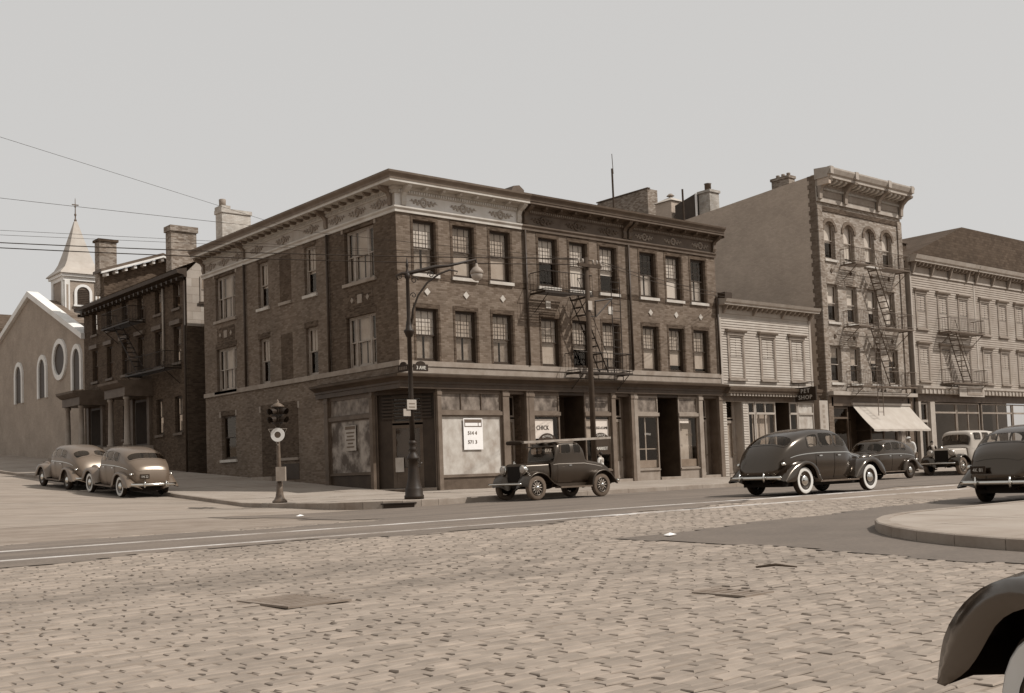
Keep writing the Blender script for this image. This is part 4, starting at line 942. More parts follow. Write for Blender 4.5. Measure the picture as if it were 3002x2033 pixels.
aw = thing('awning', 'pale sloping canvas awning over the tenement shop', 'awning', (32, -.2, 2.0))
m = MB(); ax0, ax1 = 29.2, 34.9
def awn(i, j):
    t = j; x = ax0+(ax1-ax0)*i; y = -.12-1.25*t; z = 3.52-1.37*t-.06*math.sin(PI*t)*(1+.4*math.sin(i*9)); return (x, y, z)
m.grid(awn, 25, 9); o = m.build('canvas', 'awning_cloth', aw, smooth=True)
m = MB().grid(lambda i, j: (ax0+(ax1-ax0)*i, -1.372-.01*math.sin(i*40), 2.15-.10*j-.02*abs(math.sin(i*22))*j), 60, 3); m.build('valance', 'awning_cloth', aw)
B('roller', 'trim_pale', aw, (ax0-.05, ax1+.05, -.2, -.10, 3.52, 3.64))
for xx in (ax0, ax1): MB().tube([(xx, -.1, 2.1), (xx, -1.35, 2.15)], .02, 5).build('arm', 'iron', aw)
B('patch', 'shade_dull', aw, (30.0, 32.4, -.60, -.20, 3.30, 3.305)) if False else None
# ------------------------------------------------------------------ clapboard house further right and the next one
def clap_house(x0, x1, label, wx, seed):
    b = thing('clapboard_house', label, 'house', (x0, 0, 0))
    B('wall', 'clap_dull', b, (x0, x1, .001, .2, 4.6, 12.2)); clapboards(b, FR, x0+.16, x1, 4.75, 11.2, 'clap_dull', .14)
    B('corner_board', 'trim_pale', b, (x0, x0+.155, -.05, 0, 4.7, 11.25), fr=FR)
    for xc in wx:
        hooded_window(b, FR, xc, 8.12, 1.02, 2.02, shade=.5, low=.45); hooded_window(b, FR, xc, 5.04, 1.02, 1.98, shade=.55, low=.35)
    B('frieze', 'clap_dull', b, (x0, x1, -.05, 0, 11.26, 11.75), fr=FR); B('frieze_mould', 'trim_pale', b, (x0, x1, -.10, -.051, 11.26, 11.36), fr=FR)
    MB().prism_x([(0, 11.95), (-.5, 11.95), (-.5, 12.05), (-.58, 12.1), (-.66, 12.32), (0, 12.42)], x0-.1, x1).build('cornice', 'trim_pale', b, FR)
    B('bed', 'paint_brown', b, (x0, x1, -.10, 0, 11.752, 11.948), fr=FR)
    n = int((x1-x0)/.42)
    for i in range(n):
        xx = x0+.2+i*.42; bg_ = i % 5 == 0
        MB().prism_x([(-.101, 11.3 if bg_ else 11.74), (-.18, 11.3 if bg_ else 11.74), (-.36, 11.78), (-.45, 11.949), (-.101, 11.949)], xx-.06, xx+.06).build('bracket', 'paint_mid', b, FR)
    B('side_wall', 'clap_dull', b, (x0+.01, x0+.14, .21, 11, -.4, 12.0)); B('rear_wall', 'clap_dull', b, (x0, x1, 11, 11.1, -.4, 12))
    MB().prism_x([(0, 4.25), (-.40, 4.25), (-.42, 4.5), (-.5, 4.56), (-.5, 4.68), (0, 4.74)], x0+.02, x1).build('shop_cornice', 'trim_pale', b, FR)
    for i in range(int((x1-x0)/.45)): B('shop_bracket', 'trim_pale', b, (x0+.3+i*.45, x0+.45+i*.45, -.47, -.401, 4.28, 4.49), fr=FR)
    B('fascia', 'paint_brown', b, (x0, x1, -.10, .05, 3.8, 4.248), fr=FR)
    B('shop_back', 'interior', b, (x0+.2, x1-.1, 3, 3.1, -.2, 4.2)); B('shop_floor', 'paint_dark', b, (x0+.2, x1-.1, .3, 3, -.2, .06))
    return b
ch1 = clap_house(35.92, 43.3, 'three storey clapboard house right of the tenement with dark sloping roof', (37.0, 39.48, 41.9), 1)
B('door_post', 'trim_pale', ch1, (35.95, 36.2, -.12, .1, -.3, 3.8)); ring(MB(), 36.25, 37.2, 0, 3.75, .1, .05, .12).build('door', 'trim_pale', ch1)
B('transom_bar', 'trim_pale', ch1, (36.35, 37.1, .0, .12, 2.6, 2.75)); MB().quad((36.3, .09, .1), (37.15, .09, .1), (37.15, .09, 3.7), (36.3, .09, 3.7)).build('door_glass', 'shop_glass', ch1)
B('door_post', 'trim_pale', ch1, (37.25, 37.75, -.12, .1, -.3, 3.8)); simple_shop(ch1, FR, 37.8, 40.4, .7, 3.75, 'paint_mid', mull=0); simple_shop(ch1, FR, 40.45, 43.2, .7, 3.75, 'paint_mid', mull=1)
MB().prism_y([(36.0, 12.2), (43.6, 15.0), (53.0, 15.0), (53.0, 12.2)], .6, 11).build('roof', 'slate_dark', ch1)
bd = thing('shop_sign_board', 'pale painted sign board above the shop right of the tenement', 'sign', (41, -.5, 4.3)); B('board', 'trim_pale', bd, (39.9, 42.9, -.56, -.51, 4.12, 4.78)); B('panel', 'paint_mid', bd, (40.8, 42.7, -.585, -.561, 4.22, 4.68)); B('panel_band', 'trim_pale', bd, (41.1, 42.4, -.592, -.586, 4.37, 4.52))
ch2 = clap_house(43.32, 53.0, 'clapboard house at the far right end of the row', (44.6, 46.9, 49.2, 51.5), 2)
flat_roof(ch2, 'roof_tar', 43.4, 53, .02, 11, 12.2); simple_shop(ch2, FR, 43.5, 47.5, .7, 3.75, 'paint_mid', mull=1); simple_shop(ch2, FR, 47.6, 52.9, .7, 3.75, 'paint_mid', mull=2)
ch = thing('chimney', 'low dark chimney block on the sloping roof at the right', 'chimney', (38.5, 2, 13)); B('stack', 'brick_dull', ch, (38.3, 39.3, 2.0, 2.6, 12.6, 13.72)); B('cap', 'paint_brown', ch, (38.2, 39.4, 1.9, 2.7, 13.721, 13.82))
vp = thing('soil_pipe', 'tall dark pipe standing in the gap beside the tenement', 'pipe', (35.6, -.05, 0)); MB().tube([(35.62, .3, .0), (35.62, .3, 13.9)], .07, 7).build('pipe', 'wood_pole', vp, smooth=True)
# ------------------------------------------------------------------ side street: brick house pair, gabled house, church
FF = Fr((0, 33.3, 0), rad(-90))
def fy(y): return 33.3-y
bhs = thing('brick_house', 'shaded three storey brick house with columned porches on the side street', 'house', (0, 19, 1.2))
BY = [19.85, 22.2, 24.6, 26.85, 29.2, 31.5]; holes = []
for y in BY: holes += [(fy(y)-.42, fy(y)+.42, 9.55, 10.85), (fy(y)-.44, fy(y)+.44, 6.78, 8.62)]
for y in BY[:2]+[27.6, 33.0][:0]: holes.append((fy(y)-.45, fy(y)+.45, 3.2, 5.05))
holes.append((fy(26.9)-.42, fy(26.9)+.42, 3.2, 5.05))
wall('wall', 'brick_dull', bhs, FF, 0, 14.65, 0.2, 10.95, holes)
for i, y in enumerate(BY):
    window(bhs, FF, fy(y), 9.55, .84, 1.30, shade=.5, smat='shade', muntin=(1, 1), sill='paint_brown', frame='frame_dark')
    window(bhs, FF, fy(y), 6.78, .88, 1.84, shade=.5, smat='shade_dull', muntin=(1, 1), sill='paint_brown', low=.3)
    B('window_hood', 'paint_brown', bhs, (fy(y)-.62, fy(y)+.62, -.16, .02, 8.70, 8.92), fr=FF)
for y in (19.85, 22.2, 26.9): window(bhs, FF, fy(y), 3.2, .9 if y < 25 else .84, 1.85, shade=.5, smat='shade_dull', muntin=(1, 1), sill='paint_brown', low=.3)
MB().prism_x([(0, 10.951), (-.12, 10.951), (-.15, 11.05), (-.5, 11.12), (-.55, 11.3), (0, 11.42)], -.2, 14.75).build('eaves', 'paint_dark', bhs, FF)
for i in range(24): B('bracket', 'paint_dark', bhs, (.1+i*.62, .22+i*.62, -.42, -.002, 10.78, 10.95), fr=FF)
B('side_wall', 'brick_dull', bhs, (0.01, 8, 18.65, 18.9, .2, 8.5))  # dark lower part: the corner building's shadow on this wall, put into the colour
m = MB().add([(0.0, 18.62, 8.5), (7.0, 18.62, 8.5), (7.0, 18.62, 12.2), (3.4, 18.62, 13.0), (0.55, 18.62, 11.75), (.0, 18.62, 11.2)], [(0, 1, 2, 3, 4, 5)]); m.build('gable_wall', 'block_stone', bhs)  # same wall above that shadow line, coloured pale as its sunlit part
fs_ = Fr((0, 18.62, 0)); window(bhs, fs_, .98, 9.75, .55, 1.3, frame='frame_pale', sash='frame_pale', shade=.9, smat='shade', muntin=(0, 0), sill='frame_dark', recess=-.05)
MB().add([(-.5, 18.55, 11.36), (-.5, 33.4, 11.36), (3.4, 33.4, 13.1), (3.4, 18.55, 13.1), (7.5, 18.55, 11.5), (7.5, 33.4, 11.5)], [(0, 3, 2, 1), (3, 4, 5, 2)]).build('roof', 'slate', bhs)
pipe(bhs, FF, 14.55, 1.0, 11.0); pipe(bhs, FF, fy(21.4), 7.0, 11.0, mt='trim_pale')
def porch(b, y0, y1, zf):
    xa, xb = fy(y1), fy(y0)
    e = MB().prism_x([(0, 5.3), (-1.5, 5.3), (-1.5, 5.75), (-1.62, 5.8), (-1.85, 5.98), (-1.88, 6.1), (0, 6.2)], xa-.1, xb+.1).build('porch_roof', 'paint_brown', b, FF)
    for xx in (xa+.22, xb-.22):
        c = MB().lathe([(.22, zf), (.22, zf+.12), (.16, zf+.16), (.145, zf+1.2), (.125, 5.12), (.18, 5.16), (.18, 5.299)], 12, (xx, -1.28, 0)).build('porch_column', 'paint_mid', b, FF, smooth=True)
        B('porch_pilaster', 'paint_brown', b, (xx-.16, xx+.16, -.15, -.001, zf, 5.299), fr=FF)
    B('porch_floor', 'stone_belt', b, (xa-.1, xb+.1, -1.6, 0, .6, zf), fr=FF)
    d = ring(MB(), xa+.5, xb-.5, zf, 5.2, .12, -.06, .0).build('door', 'paint_dark', b, FF); B('door_leaf', 'interior', d, (xa+.62, xb-.62, -.05, -.01, zf, 5.08), fr=FF)
    for i in range(5): B('porch_step', 'stone_belt', b, (xa+.2, xb-.2, -1.6-.28*(i+1), -1.6-.28*i, .6, zf-.18*(i+1)), fr=FF)
porch(bhs, 23.2, 25.9, 2.7); porch(bhs, 30.0, 32.7, 2.9)
ch = thing('chimney', 'broad brick chimney at the near end of the side street brick house', 'chimney', (1.2, 21.6, 11.6))
B('stack', 'brick_pale', ch, (.35, 1.75, 21.2, 21.9, 11.2, 13.85)); B('cap', 'brick_pale', ch, (.28, 1.82, 21.12, 21.98, 13.851, 14.15))
gh = thing('gabled_house', 'dark gabled house with white bracketed rake boards behind the brick house', 'house', (3, 34, 1.5))
MB().prism_y([(1.5, 5), (8.6, 5), (8.6, 13.75), (5.05, 14.95), (1.5, 13.75)], 34, 34.7).build('wall', 'brick_dark', gh)
MB().prism_y([(1.1, 13.72), (5.05, 15.08), (9.0, 13.72), (9.0, 13.90), (5.05, 15.26), (1.1, 13.90)], 33.4, 34.8).build('roof', 'paint_brown', gh)
MB().prism_y([(1.1, 13.60), (5.05, 14.96), (9.0, 13.60), (9.0, 13.715), (5.05, 15.075), (1.1, 13.715)], 33.3, 33.42).build('rake_board', 'church_white', gh)
for i in range(13):
    xx = 1.5+i*.59; zz = 13.6+(1.36 if xx < 5.05 else 1.36)*(1-abs(xx-5.05)/3.95)
    B('rake_bracket', 'church_white', gh, (xx-.09, xx+.09, 33.45, 33.99, zz-.22, zz-.04))
ch = thing('chimney', 'slim brick chimney rising beside the church spire', 'chimney', (1.9, 34.9, 13.5))
B('stack', 'brick_pale', ch, (1.42, 2.5, 34.5, 35.3, 12.5, 15.85)); B('cap', 'brick_dull', ch, (1.32, 2.6, 34.4, 35.4, 15.851, 16.0))
ct = thing('church', 'pale church with arched windows and louvred tower at the left end', 'church', (0, 42, 3))
FCh = Fr((0, 55, 0), rad(-90))
def cy_(y): return 55-y
gx = cy_(43.5)
MB().prism_y([(0, 0), (cy_(33.35), 0), (cy_(33.35), 9.55), (gx, 13.5), (0, 9.55)], 0.0, .3).build('front_wall', 'church_wall', ct, FCh)
MB().prism_y([(cy_(33.2), 9.5), (gx, 13.52), (-.2, 9.5), (-.2, 9.85), (gx, 13.9), (cy_(33.2), 9.85)], -.22, .5).build('coping', 'church_white', ct, FCh)
B('side_wall', 'church_wall', ct, (.3, 16, 33.5, 33.8, 0, 9.9)); MB().add([(.5, 33.3, 9.5), (.5, 43.5, 13.4), (1.7, 43.5, 13.4), (1.7, 33.3, 9.5), (.5, 54, 9.5), (1.7, 54, 9.5)], [(0, 1, 2, 3), (1, 4, 5, 2)]).build('roof', 'slate', ct)
for y, lab in ((34.5, 0), (41.0, 1), (46.0, 1)):
    xc = cy_(y); pts = [(xc-.62, 6.55), (xc+.62, 6.55)]+[(xc+.62*math.cos(PI*i/10), 8.3+.75*math.sin(PI*i/10)) for i in range(11)]
    o = MB().prism_y(pts, -.03, .02).build('arched_window', 'frame_dark', ct, FCh)
    m = MB()
    n = 10; pr = [(xc+r*math.cos(PI*i/n), 8.3+(r+.13)*math.sin(PI*i/n)) for r in (.63,) for i in range(n+1)]; po = [(xc+.92*math.cos(PI*i/n), 8.3+1.05*math.sin(PI*i/n)) for i in range(n+1)]
    for i in range(n): m.prism_y([pr[i], po[i], po[i+1], pr[i+1]], -.12, .01)
    m.box(xc+.63, xc+.92, -.12, .01, 6.5, 8.299); m.box(xc-.92, xc-.63, -.12, .01, 6.5, 8.299); m.build('surround', 'church_white', o, FCh)
xc = cy_(37.6)
o = MB().lathe([(1.0, -.02), (1.0, .02)], 24, (xc, 0, 8.7), 'y').build('round_window', 'frame_dark', ct, FCh)
m = MB(); n = 20
for i in range(n):
    a, c = 2*PI*i/n, 2*PI*(i+1)/n; m.prism_y([(xc+r*math.cos(t), 8.7+r*math.sin(t)) for r, t in ((1.0, a), (1.32, a), (1.32, c), (1.0, c))], -.12, .01)
m.build('surround', 'church_white', o, FCh)
# tower
tx0, tx1, ty0, ty1 = 1.75, 4.15, 42.0, 44.4
B('tower', 'church_wall', ct, (tx0, tx1, ty0, ty1, 8, 14.85))
for a, c in ((tx0, tx0+.34), (tx1-.34, tx1)):
    B('tower_pilaster', 'church_white', ct, (a, c, ty0-.1, ty0-.001, 9, 14.6)); B('tower_pilaster', 'church_white', ct, (tx0-.1, tx0-.001, ty0+(a-tx0), ty0+(c-tx0), 9, 14.6))
    B('pilaster_groove', 'church_wall', ct, (a+.1, c-.1, ty0-.105, ty0-.101, 9.4, 14.3))
B('tower_cornice', 'church_white', ct, (tx0-.22, tx1+.22, ty0-.22, ty1+.22, 14.86, 15.06)); B('tower_entablature', 'church_white', ct, (tx0-.08, tx1+.08, ty0-.08, ty1+.08, 14.6, 14.859))
cxx, cyy = (tx0+tx1)/2, (ty0+ty1)/2; prof = [(1.55, 15.061), (1.50, 15.16), (1.12, 15.55), (.92, 15.95), (.72, 16.6), (.42, 17.7), (.09, 18.95)]
m = MB()
for r, z in prof: m.v += [(cxx-r, cyy-r, z), (cxx+r, cyy-r, z), (cxx+r, cyy+r, z), (cxx-r, cyy+r, z)]
for i in range(len(prof)-1):
    for j in range(4): m.f.append((i*4+j, i*4+(j+1) % 4, i*4+4+(j+1) % 4, i*4+4+j))
m.f += [(3, 2, 1, 0), tuple(len(m.v)-4+j for j in range(4))]; m.build('spire', 'spire_metal', ct)
fin = MB().lathe([(.07, 18.9), (.10, 19.05), (.05, 19.12), (.04, 19.3), (.09, 19.42), (.04, 19.52), (.03, 19.9), (.07, 19.98), (.03, 20.05), (.02, 20.5), (.004, 20.62)], 8, (cxx, cyy, 0)).build('finial', 'iron_grey', ct, smooth=True)
B('cross_arm', 'iron_grey', fin, (cxx-.22, cxx+.22, cyy-.03, cyy+.03, 20.08, 20.15))
axc = (2.43+3.54)/2
o = MB().prism_y([(axc-.42, 12.95), (axc+.42, 12.95)]+[(axc+.42*math.cos(PI*i/10), 13.78+.42*math.sin(PI*i/10)) for i in range(11)], ty0-.03, ty0+.05).build('louvre_opening', 'louver', ct)
m = MB(); n = 10
for i in range(n):
    a, c = PI*i/n, PI*(i+1)/n; m.prism_y([(axc+r*math.cos(t), 13.78+r*math.sin(t)) for r, t in ((.42, a), (.60, a), (.60, c), (.42, c))], ty0-.10, ty0+.01)
m.box(axc-.60, axc-.42, ty0-.10, ty0+.01, 12.95, 13.779); m.box(axc+.42, axc+.60, ty0-.10, ty0+.01, 12.95, 13.779); m.box(axc-.66, axc+.66, ty0-.14, ty0+.01, 12.84, 12.949)
m.build('surround', 'church_white', o)
for i in range(9): B('louvre_slat', 'frame_dark', o, (axc-.40, axc+.40, ty0-.06, ty0-.031, 12.99+i*.12, 13.05+i*.12))
# a house beyond the church closes the street
fb = thing('far_house', 'plain shaded house beyond the church at the left edge', 'house', (0, 62, 4)); MB().prism_y([(0, 2), (12, 2), (12, 13), (6, 15), (0, 13)], 0, 8).build('wall', 'brick_dull', fb, Fr((0, 68, 0), rad(-90)))
# ------------------------------------------------------------------ ironwork on the fronts
def bar(m, a, b, r): m.tube([a, b], r, 4)
def balcony(t, x0, x1, z, deep, mt, rail=.85, holes=None):
    p = MB(); p.box(x0, x1, -deep, -deep+.04, z-.05, z+.03); p.box(x0, x0+.04, -deep+.04, -.01, z-.05, z+.03); p.box(x1-.04, x1, -deep+.04, -.01, z-.05, z+.03)
    n = int((deep-.1)/.085)
    for i in range(n):
        y = -deep+.07+i*.085
        if holes:
            p.box(x0+.04, holes[0], y, y+.04, z-.01, z+.012); p.box(holes[1], x1-.04, y, y+.04, z-.01, z+.012)
        else: p.box(x0+.04, x1-.04, y, y+.04, z-.01, z+.012)
    p.build('platform', mt, t, kind='stuff')
    r = MB(); pts = [(x0+.02, -.02), (x0+.02, -deep+.02), (x1-.02, -deep+.02), (x1-.02, -.02)]
    for a, b in zip(pts, pts[1:]):
        for h in (.12, rail): bar(r, (a[0], a[1], z+h), (b[0], b[1], z+h), .018)
        L = math.hypot(b[0]-a[0], b[1]-a[1]); k = max(2, int(L/.16))
        for i in range(k+1): f = i/k; bar(r, (a[0]+(b[0]-a[0])*f, a[1]+(b[1]-a[1])*f, z), (a[0]+(b[0]-a[0])*f, a[1]+(b[1]-a[1])*f, z+rail), .009)
    r.build('railing', mt, t, kind='stuff')
    for xx in (x0+.2, x1-.2):
        g = MB(); g.tube([(xx, -deep+.05, z-.05), (xx, -.02, z-.75)], .022, 4); g.build('bracket', mt, t)
def stair(t, xa, za, xb, zb, y, mt, w=.5, n=10):
    m = MB()
    for yy in (y-w/2, y+w/2): m.tube([(xa, yy, za), (xb, yy, zb)], .035, 4)
    for yy, h in ((y-w/2, .75),): m.tube([(xa, yy, za+h), (xb, yy, zb+h)], .016, 4); m.tube([(xb, yy, zb), (xb, yy, zb+h)], .016, 4)
    o = m.build('stair', mt, t, kind='stuff')
    for i in range(n):
        f = (i+.5)/n; x, z = xa+(xb-xa)*f, za+(zb-za)*f; B('step', mt, o, (x-.11, x+.11, y-w/2+.02, y+w/2-.02, z-.015, z+.02))
def ladder(t, x, w, z0, z1, y, mt, n=12):
    o = MB().tube([(x-w/2, y, z0), (x-w/2, y, z1)], .022, 5).tube([(x+w/2, y, z0), (x+w/2, y, z1)], .022, 5).build('ladder', mt, t)
    o['kind'] = 'stuff'
    for i in range(n): z = z0+.2+i*(z1-z0-.4)/(n-1); MB().tube([(x-w/2, y, z), (x+w/2, y, z)], .014, 4).build('rung', mt, o)
fe = thing('fire_escape', 'dark iron fire escape on the middle brick row building', 'fire escape', (9, -.5, 4.6))
balcony(fe, 6.55, 9.25, 7.86, .95, 'iron', holes=(8.35, 9.2)); balcony(fe, 8.35, 11.45, 4.62, .95, 'iron')
stair(fe, 8.55, 7.86, 10.15, 4.65, -.5, 'iron'); ladder(fe, 10.65, .52, 4.3, 8.75, -.88, 'iron', 14)
fe = thing('fire_escape', 'fire escape with three balconies on the tall tenement', 'fire escape', (31.5, -.5, 4.5))
for z in (11.12, 7.75): balcony(fe, 29.0, 34.5, z, .95, 'iron_grey', holes=(30.6, 32.2))
balcony(fe, 29.0, 34.5, 4.5, .95, 'iron_grey')
stair(fe, 31.3, 11.12, 33.0, 7.78, -.45, 'iron_grey'); stair(fe, 31.3, 7.75, 33.0, 4.53, -.45, 'iron_grey'); ladder(fe, 30.6, .5, 2.9, 8.8, -.98, 'iron_grey', 18)
fe = thing('fire_escape', 'iron fire escape on the clapboard house right of the tenement', 'fire escape', (41, -.5, 5))
for z in (7.95, 4.88): balcony(fe, 38.7, 42.8, z, .9, 'iron_grey')
stair(fe, 39.6, 7.95, 41.2, 4.9, -.45, 'iron_grey')
fe = thing('fire_escape', 'iron fire escape on the shaded brick house of the side street', 'fire escape', (-.5, 26, 5))
# built on the side street front: same kit turned round
def turned(fn, *a):
    n0 = set(COL.objects); fn(fe, *a)
    for o in set(COL.objects)-n0:
        if o.parent != fe: continue
        off = BASE[fe.name]
        for ob in [o]+list(o.children):
            for v in ob.data.vertices:
                w = v.co+off; q = FF.p(w.x, w.y, w.z); v.co = q-off
turned(balcony, fy(28.0), fy(23.9), 9.35, .9, 'iron'); turned(balcony, fy(24.6), fy(19.4), 6.45, .9, 'iron'); turned(stair, fy(26.6), 9.35, fy(23.4), 6.5, -.45, 'iron')
# ------------------------------------------------------------------ street lamp
LX, LY = -3.88, -6.2; lz = walk_z(LX, LY)
lp = thing('street_lamp', 'tall cast iron street lamp with scrolled arm at the corner kerb', 'street lamp', (LX, LY, lz))
c = (LX, LY, lz)
MB().lathe([(.30, 0), (.30, .10), (.27, .14), (.27, .30), (.25, .34), (.23, .38), (.18, .62), (.155, .95), (.15, 1.18), (.20, 1.20), (.20, 1.25), (.15, 1.33), (.10, 1.40), (.10, 1.46), (.13, 1.50), (.10, 1.55), (.10, 1.66), (.13, 1.70), (.09, 1.78)], 20, c).build('base', 'iron', lp, smooth=True)
MB().lathe([(.088, 1.78), (.075, 3.2), (.068, 4.95), (.10, 4.97), (.16, 5.12), (.17, 5.16), (.11, 5.20), (.09, 5.35), (.06, 5.55), (.055, 6.75), (.09, 6.8), (.09, 6.9), (.05, 6.95), (.03, 7.1), (.05, 7.16), (.012, 7.42)], 14, c).build('shaft', 'iron', lp, smooth=True)
FA = Fr((LX, LY, lz), math.atan2(-.8, 2.06))
MB().tube([(-.30, 0, 6.72), (-.34, 0, 6.84), (-.18, 0, 6.93), (0, 0, 6.93), (.5, 0, 7.05), (.9, 0, 7.16), (1.3, 0, 7.20), (2.22, 0, 7.42)], [.03, .035, .04, .06, .065, .06, .045, .035], 8).build('arm', 'iron', lp, FA, smooth=True)
MB().tube([(.08, 0, 5.35), (.14, 0, 5.8), (.32, 0, 6.25), (.62, 0, 6.65), (1.0, 0, 6.93), (1.35, 0, 7.07), (1.62, 0, 7.03), (1.58, 0, 6.96)], [.035, .035, .03, .03, .03, .03, .02, .012], 7).build('brace', 'iron', lp, FA, smooth=True)
def scroll(x, z, r, turn, s):
    pts = []
    for i in range(15):
        t = i/14*turn; q = r*(1-.75*i/14); pts.append((x+s*q*math.cos(t), 0, z+q*math.sin(t)))
    MB().tube(pts, .016, 5).build('scroll', 'iron', lp, FA, smooth=True)
scroll(.22, 6.72, .12, 7.5, 1); scroll(.18, 6.25, .10, 7.0, -1); scroll(.75, 6.90, .11, 7.0, -1); scroll(-.24, 6.82, .10, 6, -1)
MB().tube([(2.22, 0, 7.42), (2.24, 0, 7.28)], .03, 6).build('hanger', 'iron', lp, FA)
MB().lathe([(.03, 7.30), (.05, 7.24), (.06, 7.20), (.13, 7.15), (.20, 7.06), (.215, 6.98), (.20, 6.96)], 16, (2.24, 0, 0)).build('lamp_hood', 'paint_mid', lp, FA, smooth=True)
MB().blob((2.24, 0, 6.94), (.19, .19, .20), 14, 10).build('lamp_globe', 'lamp_glass', lp, FA, smooth=True)
def street_sign(ang, s, off, label, z):
    f = Fr((LX, LY, lz), ang); t = thing('street_name_sign', label, 'sign', (LX, LY, lz+z))
    x0, x1 = off, off+.54
    pts = [(x0, z), (x1, z), (x1, z+.21), (x1-.10, z+.21)]+[((x0+x1)/2+.17*math.cos(PI*i/8), z+.21+.10*math.sin(PI*i/8)) for i in range(9)]+[(x0+.10, z+.21), (x0, z+.21)]
    MB().prism_y(pts, -.02, .02).build('plate', 'ink', t, f)
    if s: text(s, .155, (x0+x1)/2, -.028, z+.05, 'letter_pale', t, f, bold=.006, sx=.92)
    return t, f
t1, f1 = street_sign(0, '3 AVE', .12, 'dark street sign reading 3 ave on the lamp post', 3.92)
t2, f2 = street_sign(rad(-90), None, -.64, 'dark street name plate facing the side street on the lamp post', 3.92)
for i in range(5): B('letter_smudge', 'iron_grey', t2, (-.56+i*.09, -.50+i*.09, -.024, -.021, 3.98, 4.08), fr=f2)
pl = thing('post_plate', 'small pale parking plate on the lamp post, the upper one', 'sign', (LX, LY, lz+2.7)); B('plate', 'trim_pale', pl, (LX-.24, LX+.10, LY-.13, LY-.11, lz+2.72, lz+3.02)); B('print_line', 'ink_soft', pl, (LX-.18, LX+.04, LY-.133, LY-.1305, lz+2.78, lz+2.81)); B('print_line', 'ink_soft', pl, (LX-.18, LX+.04, LY-.133, LY-.1305, lz+2.88, lz+2.91))
pl = thing('post_plate', 'small pale plate facing the side street on the lamp post, the lower one', 'sign', (LX, LY, lz+2.5)); B('plate', 'trim_pale', pl, (LX-.36, LX-.10, LY-.10, LY-.08, lz+2.52, lz+2.74))
# ------------------------------------------------------------------ traffic signal
GX, GY = -5.95, -1.6; gz = walk_z(GX, GY); c = (GX, GY, gz)
tsg = thing('traffic_signal', 'four way traffic signal on a short post with round white target', 'traffic signal', (GX, GY, gz))
MB().lathe([(.24, 0), (.24, .06), (.19, .10), (.16, .14), (.13, .22), (.105, .40), (.095, .68)], 16, c).build('base', 'iron_grey', tsg, smooth=True)
MB().lathe([(.07, .66), (.062, 1.3), (.05, 1.9), (.045, 2.55)], 12, c).build('post', 'iron_grey', tsg, smooth=True)
FG = Fr((GX, GY, gz), -YAW)     # the target faces the crossing
B('control_box', 'paint_mid', tsg, (-.06, .24, -.24, -.06, .70, 1.16), fr=FG)
m = MB(); n = 24; zc = 2.20
for i in range(n):
    a, b_ = 2*PI*i/n, 2*PI*(i+1)/n; m.prism_y([(r*math.cos(t), zc+r*math.sin(t)) for r, t in ((.105, a), (.225, a), (.225, b_), (.105, b_))], -.11, -.09)
m.build('target_ring', 'church_white', tsg, FG); MB().lathe([(.104, -.105), (.104, -.085)], 20, (0, 0, zc), 'y').build('target_centre', 'paint_brown', tsg, FG)
MB().tube([(-.30, -.08, zc+.19), (.30, -.08, zc+.19), (0, -.08, zc-.34), (-.30, -.08, zc+.19)], .012, 5).build('triangle_frame', 'trim_pale', tsg, FG)
B('head', 'iron', tsg, (-.13, .13, -.13, .13, 2.56, 3.10), fr=Fr((GX, GY, gz), rad(20)))
MB().lathe([(.22, 3.10), (.20, 3.15), (.10, 3.22), (.04, 3.25), (.05, 3.29), (.01, 3.36)], 12, c).build('cap', 'iron_grey', tsg, smooth=True)
MB().lathe([(.05, 2.44), (.16, 2.56)], 10, c).build('collar', 'iron', tsg)
for k in range(4):
    fk = Fr((GX, GY, gz), rad(20)+k*PI/2)
    for z in (2.70, 2.96):
        v = MB(); n = 12
        for i in range(n-3):
            a, b_ = PI*(-.25)+1.5*PI*i/(n-3), PI*(-.25)+1.5*PI*(i+1)/(n-3)
            v.quad((.10*math.cos(a), -.13, z+.10*math.sin(a)), (.10*math.cos(b_), -.13, z+.10*math.sin(b_)), (.115*math.cos(b_), -.36-.05*math.sin(b_), z-.03+.115*math.sin(b_)), (.115*math.cos(a), -.36-.05*math.sin(a), z-.03+.115*math.sin(a)))
        v.build('visor', 'iron', tsg, fk, smooth=True); MB().lathe([(.085, -.16), (.085, -.13)], 12, (0, 0, z), 'y').build('lens', 'lamp_glass', tsg, fk)
# ------------------------------------------------------------------ utility pole and wires
PXX, PYY = 3.47, -6.55; pz = walk_z(PXX, PYY)
up_ = thing('utility_pole', 'dark wooden utility pole with small crossarm at the avenue kerb', 'utility pole', (PXX, PYY, pz))
MB().tube([(PXX, PYY, pz-.1), (PXX, PYY, 4), (PXX-.01, PYY, 7.95)], [.105, .095, .08], 12).build('pole', 'wood_pole', up_, smooth=True)
B('crossarm', 'wood_pole', up_, (PXX-.52, PXX+.60, PYY-.15, PYY-.085, 7.60, 7.71))
for dx in (-.48, -.28, .22, .4, .56): MB().lathe([(.02, 7.72), (.035, 7.78), (.04, 7.84), (.02, 7.88)], 8, (PXX+dx, PYY-.11, 0)).build('insulator', 'trim_pale', up_, smooth=True)
MB().tube([(PXX, PYY, 5.9), (PXX+.35, PYY, 5.9), (PXX+.35, PYY, 6.45), (PXX+1.2, PYY, 6.6)], .03, 5).build('bracket_iron', 'iron', up_)
MB().tube([(PXX+.35, PYY, 5.9), (PXX+1.2, PYY, 6.6)], .025, 5).build('brace', 'iron', up_)
B('notice', 'trim_pale', up_, (PXX-.10, PXX+.09, PYY-.12, PYY-.11, 6.1, 6.42))
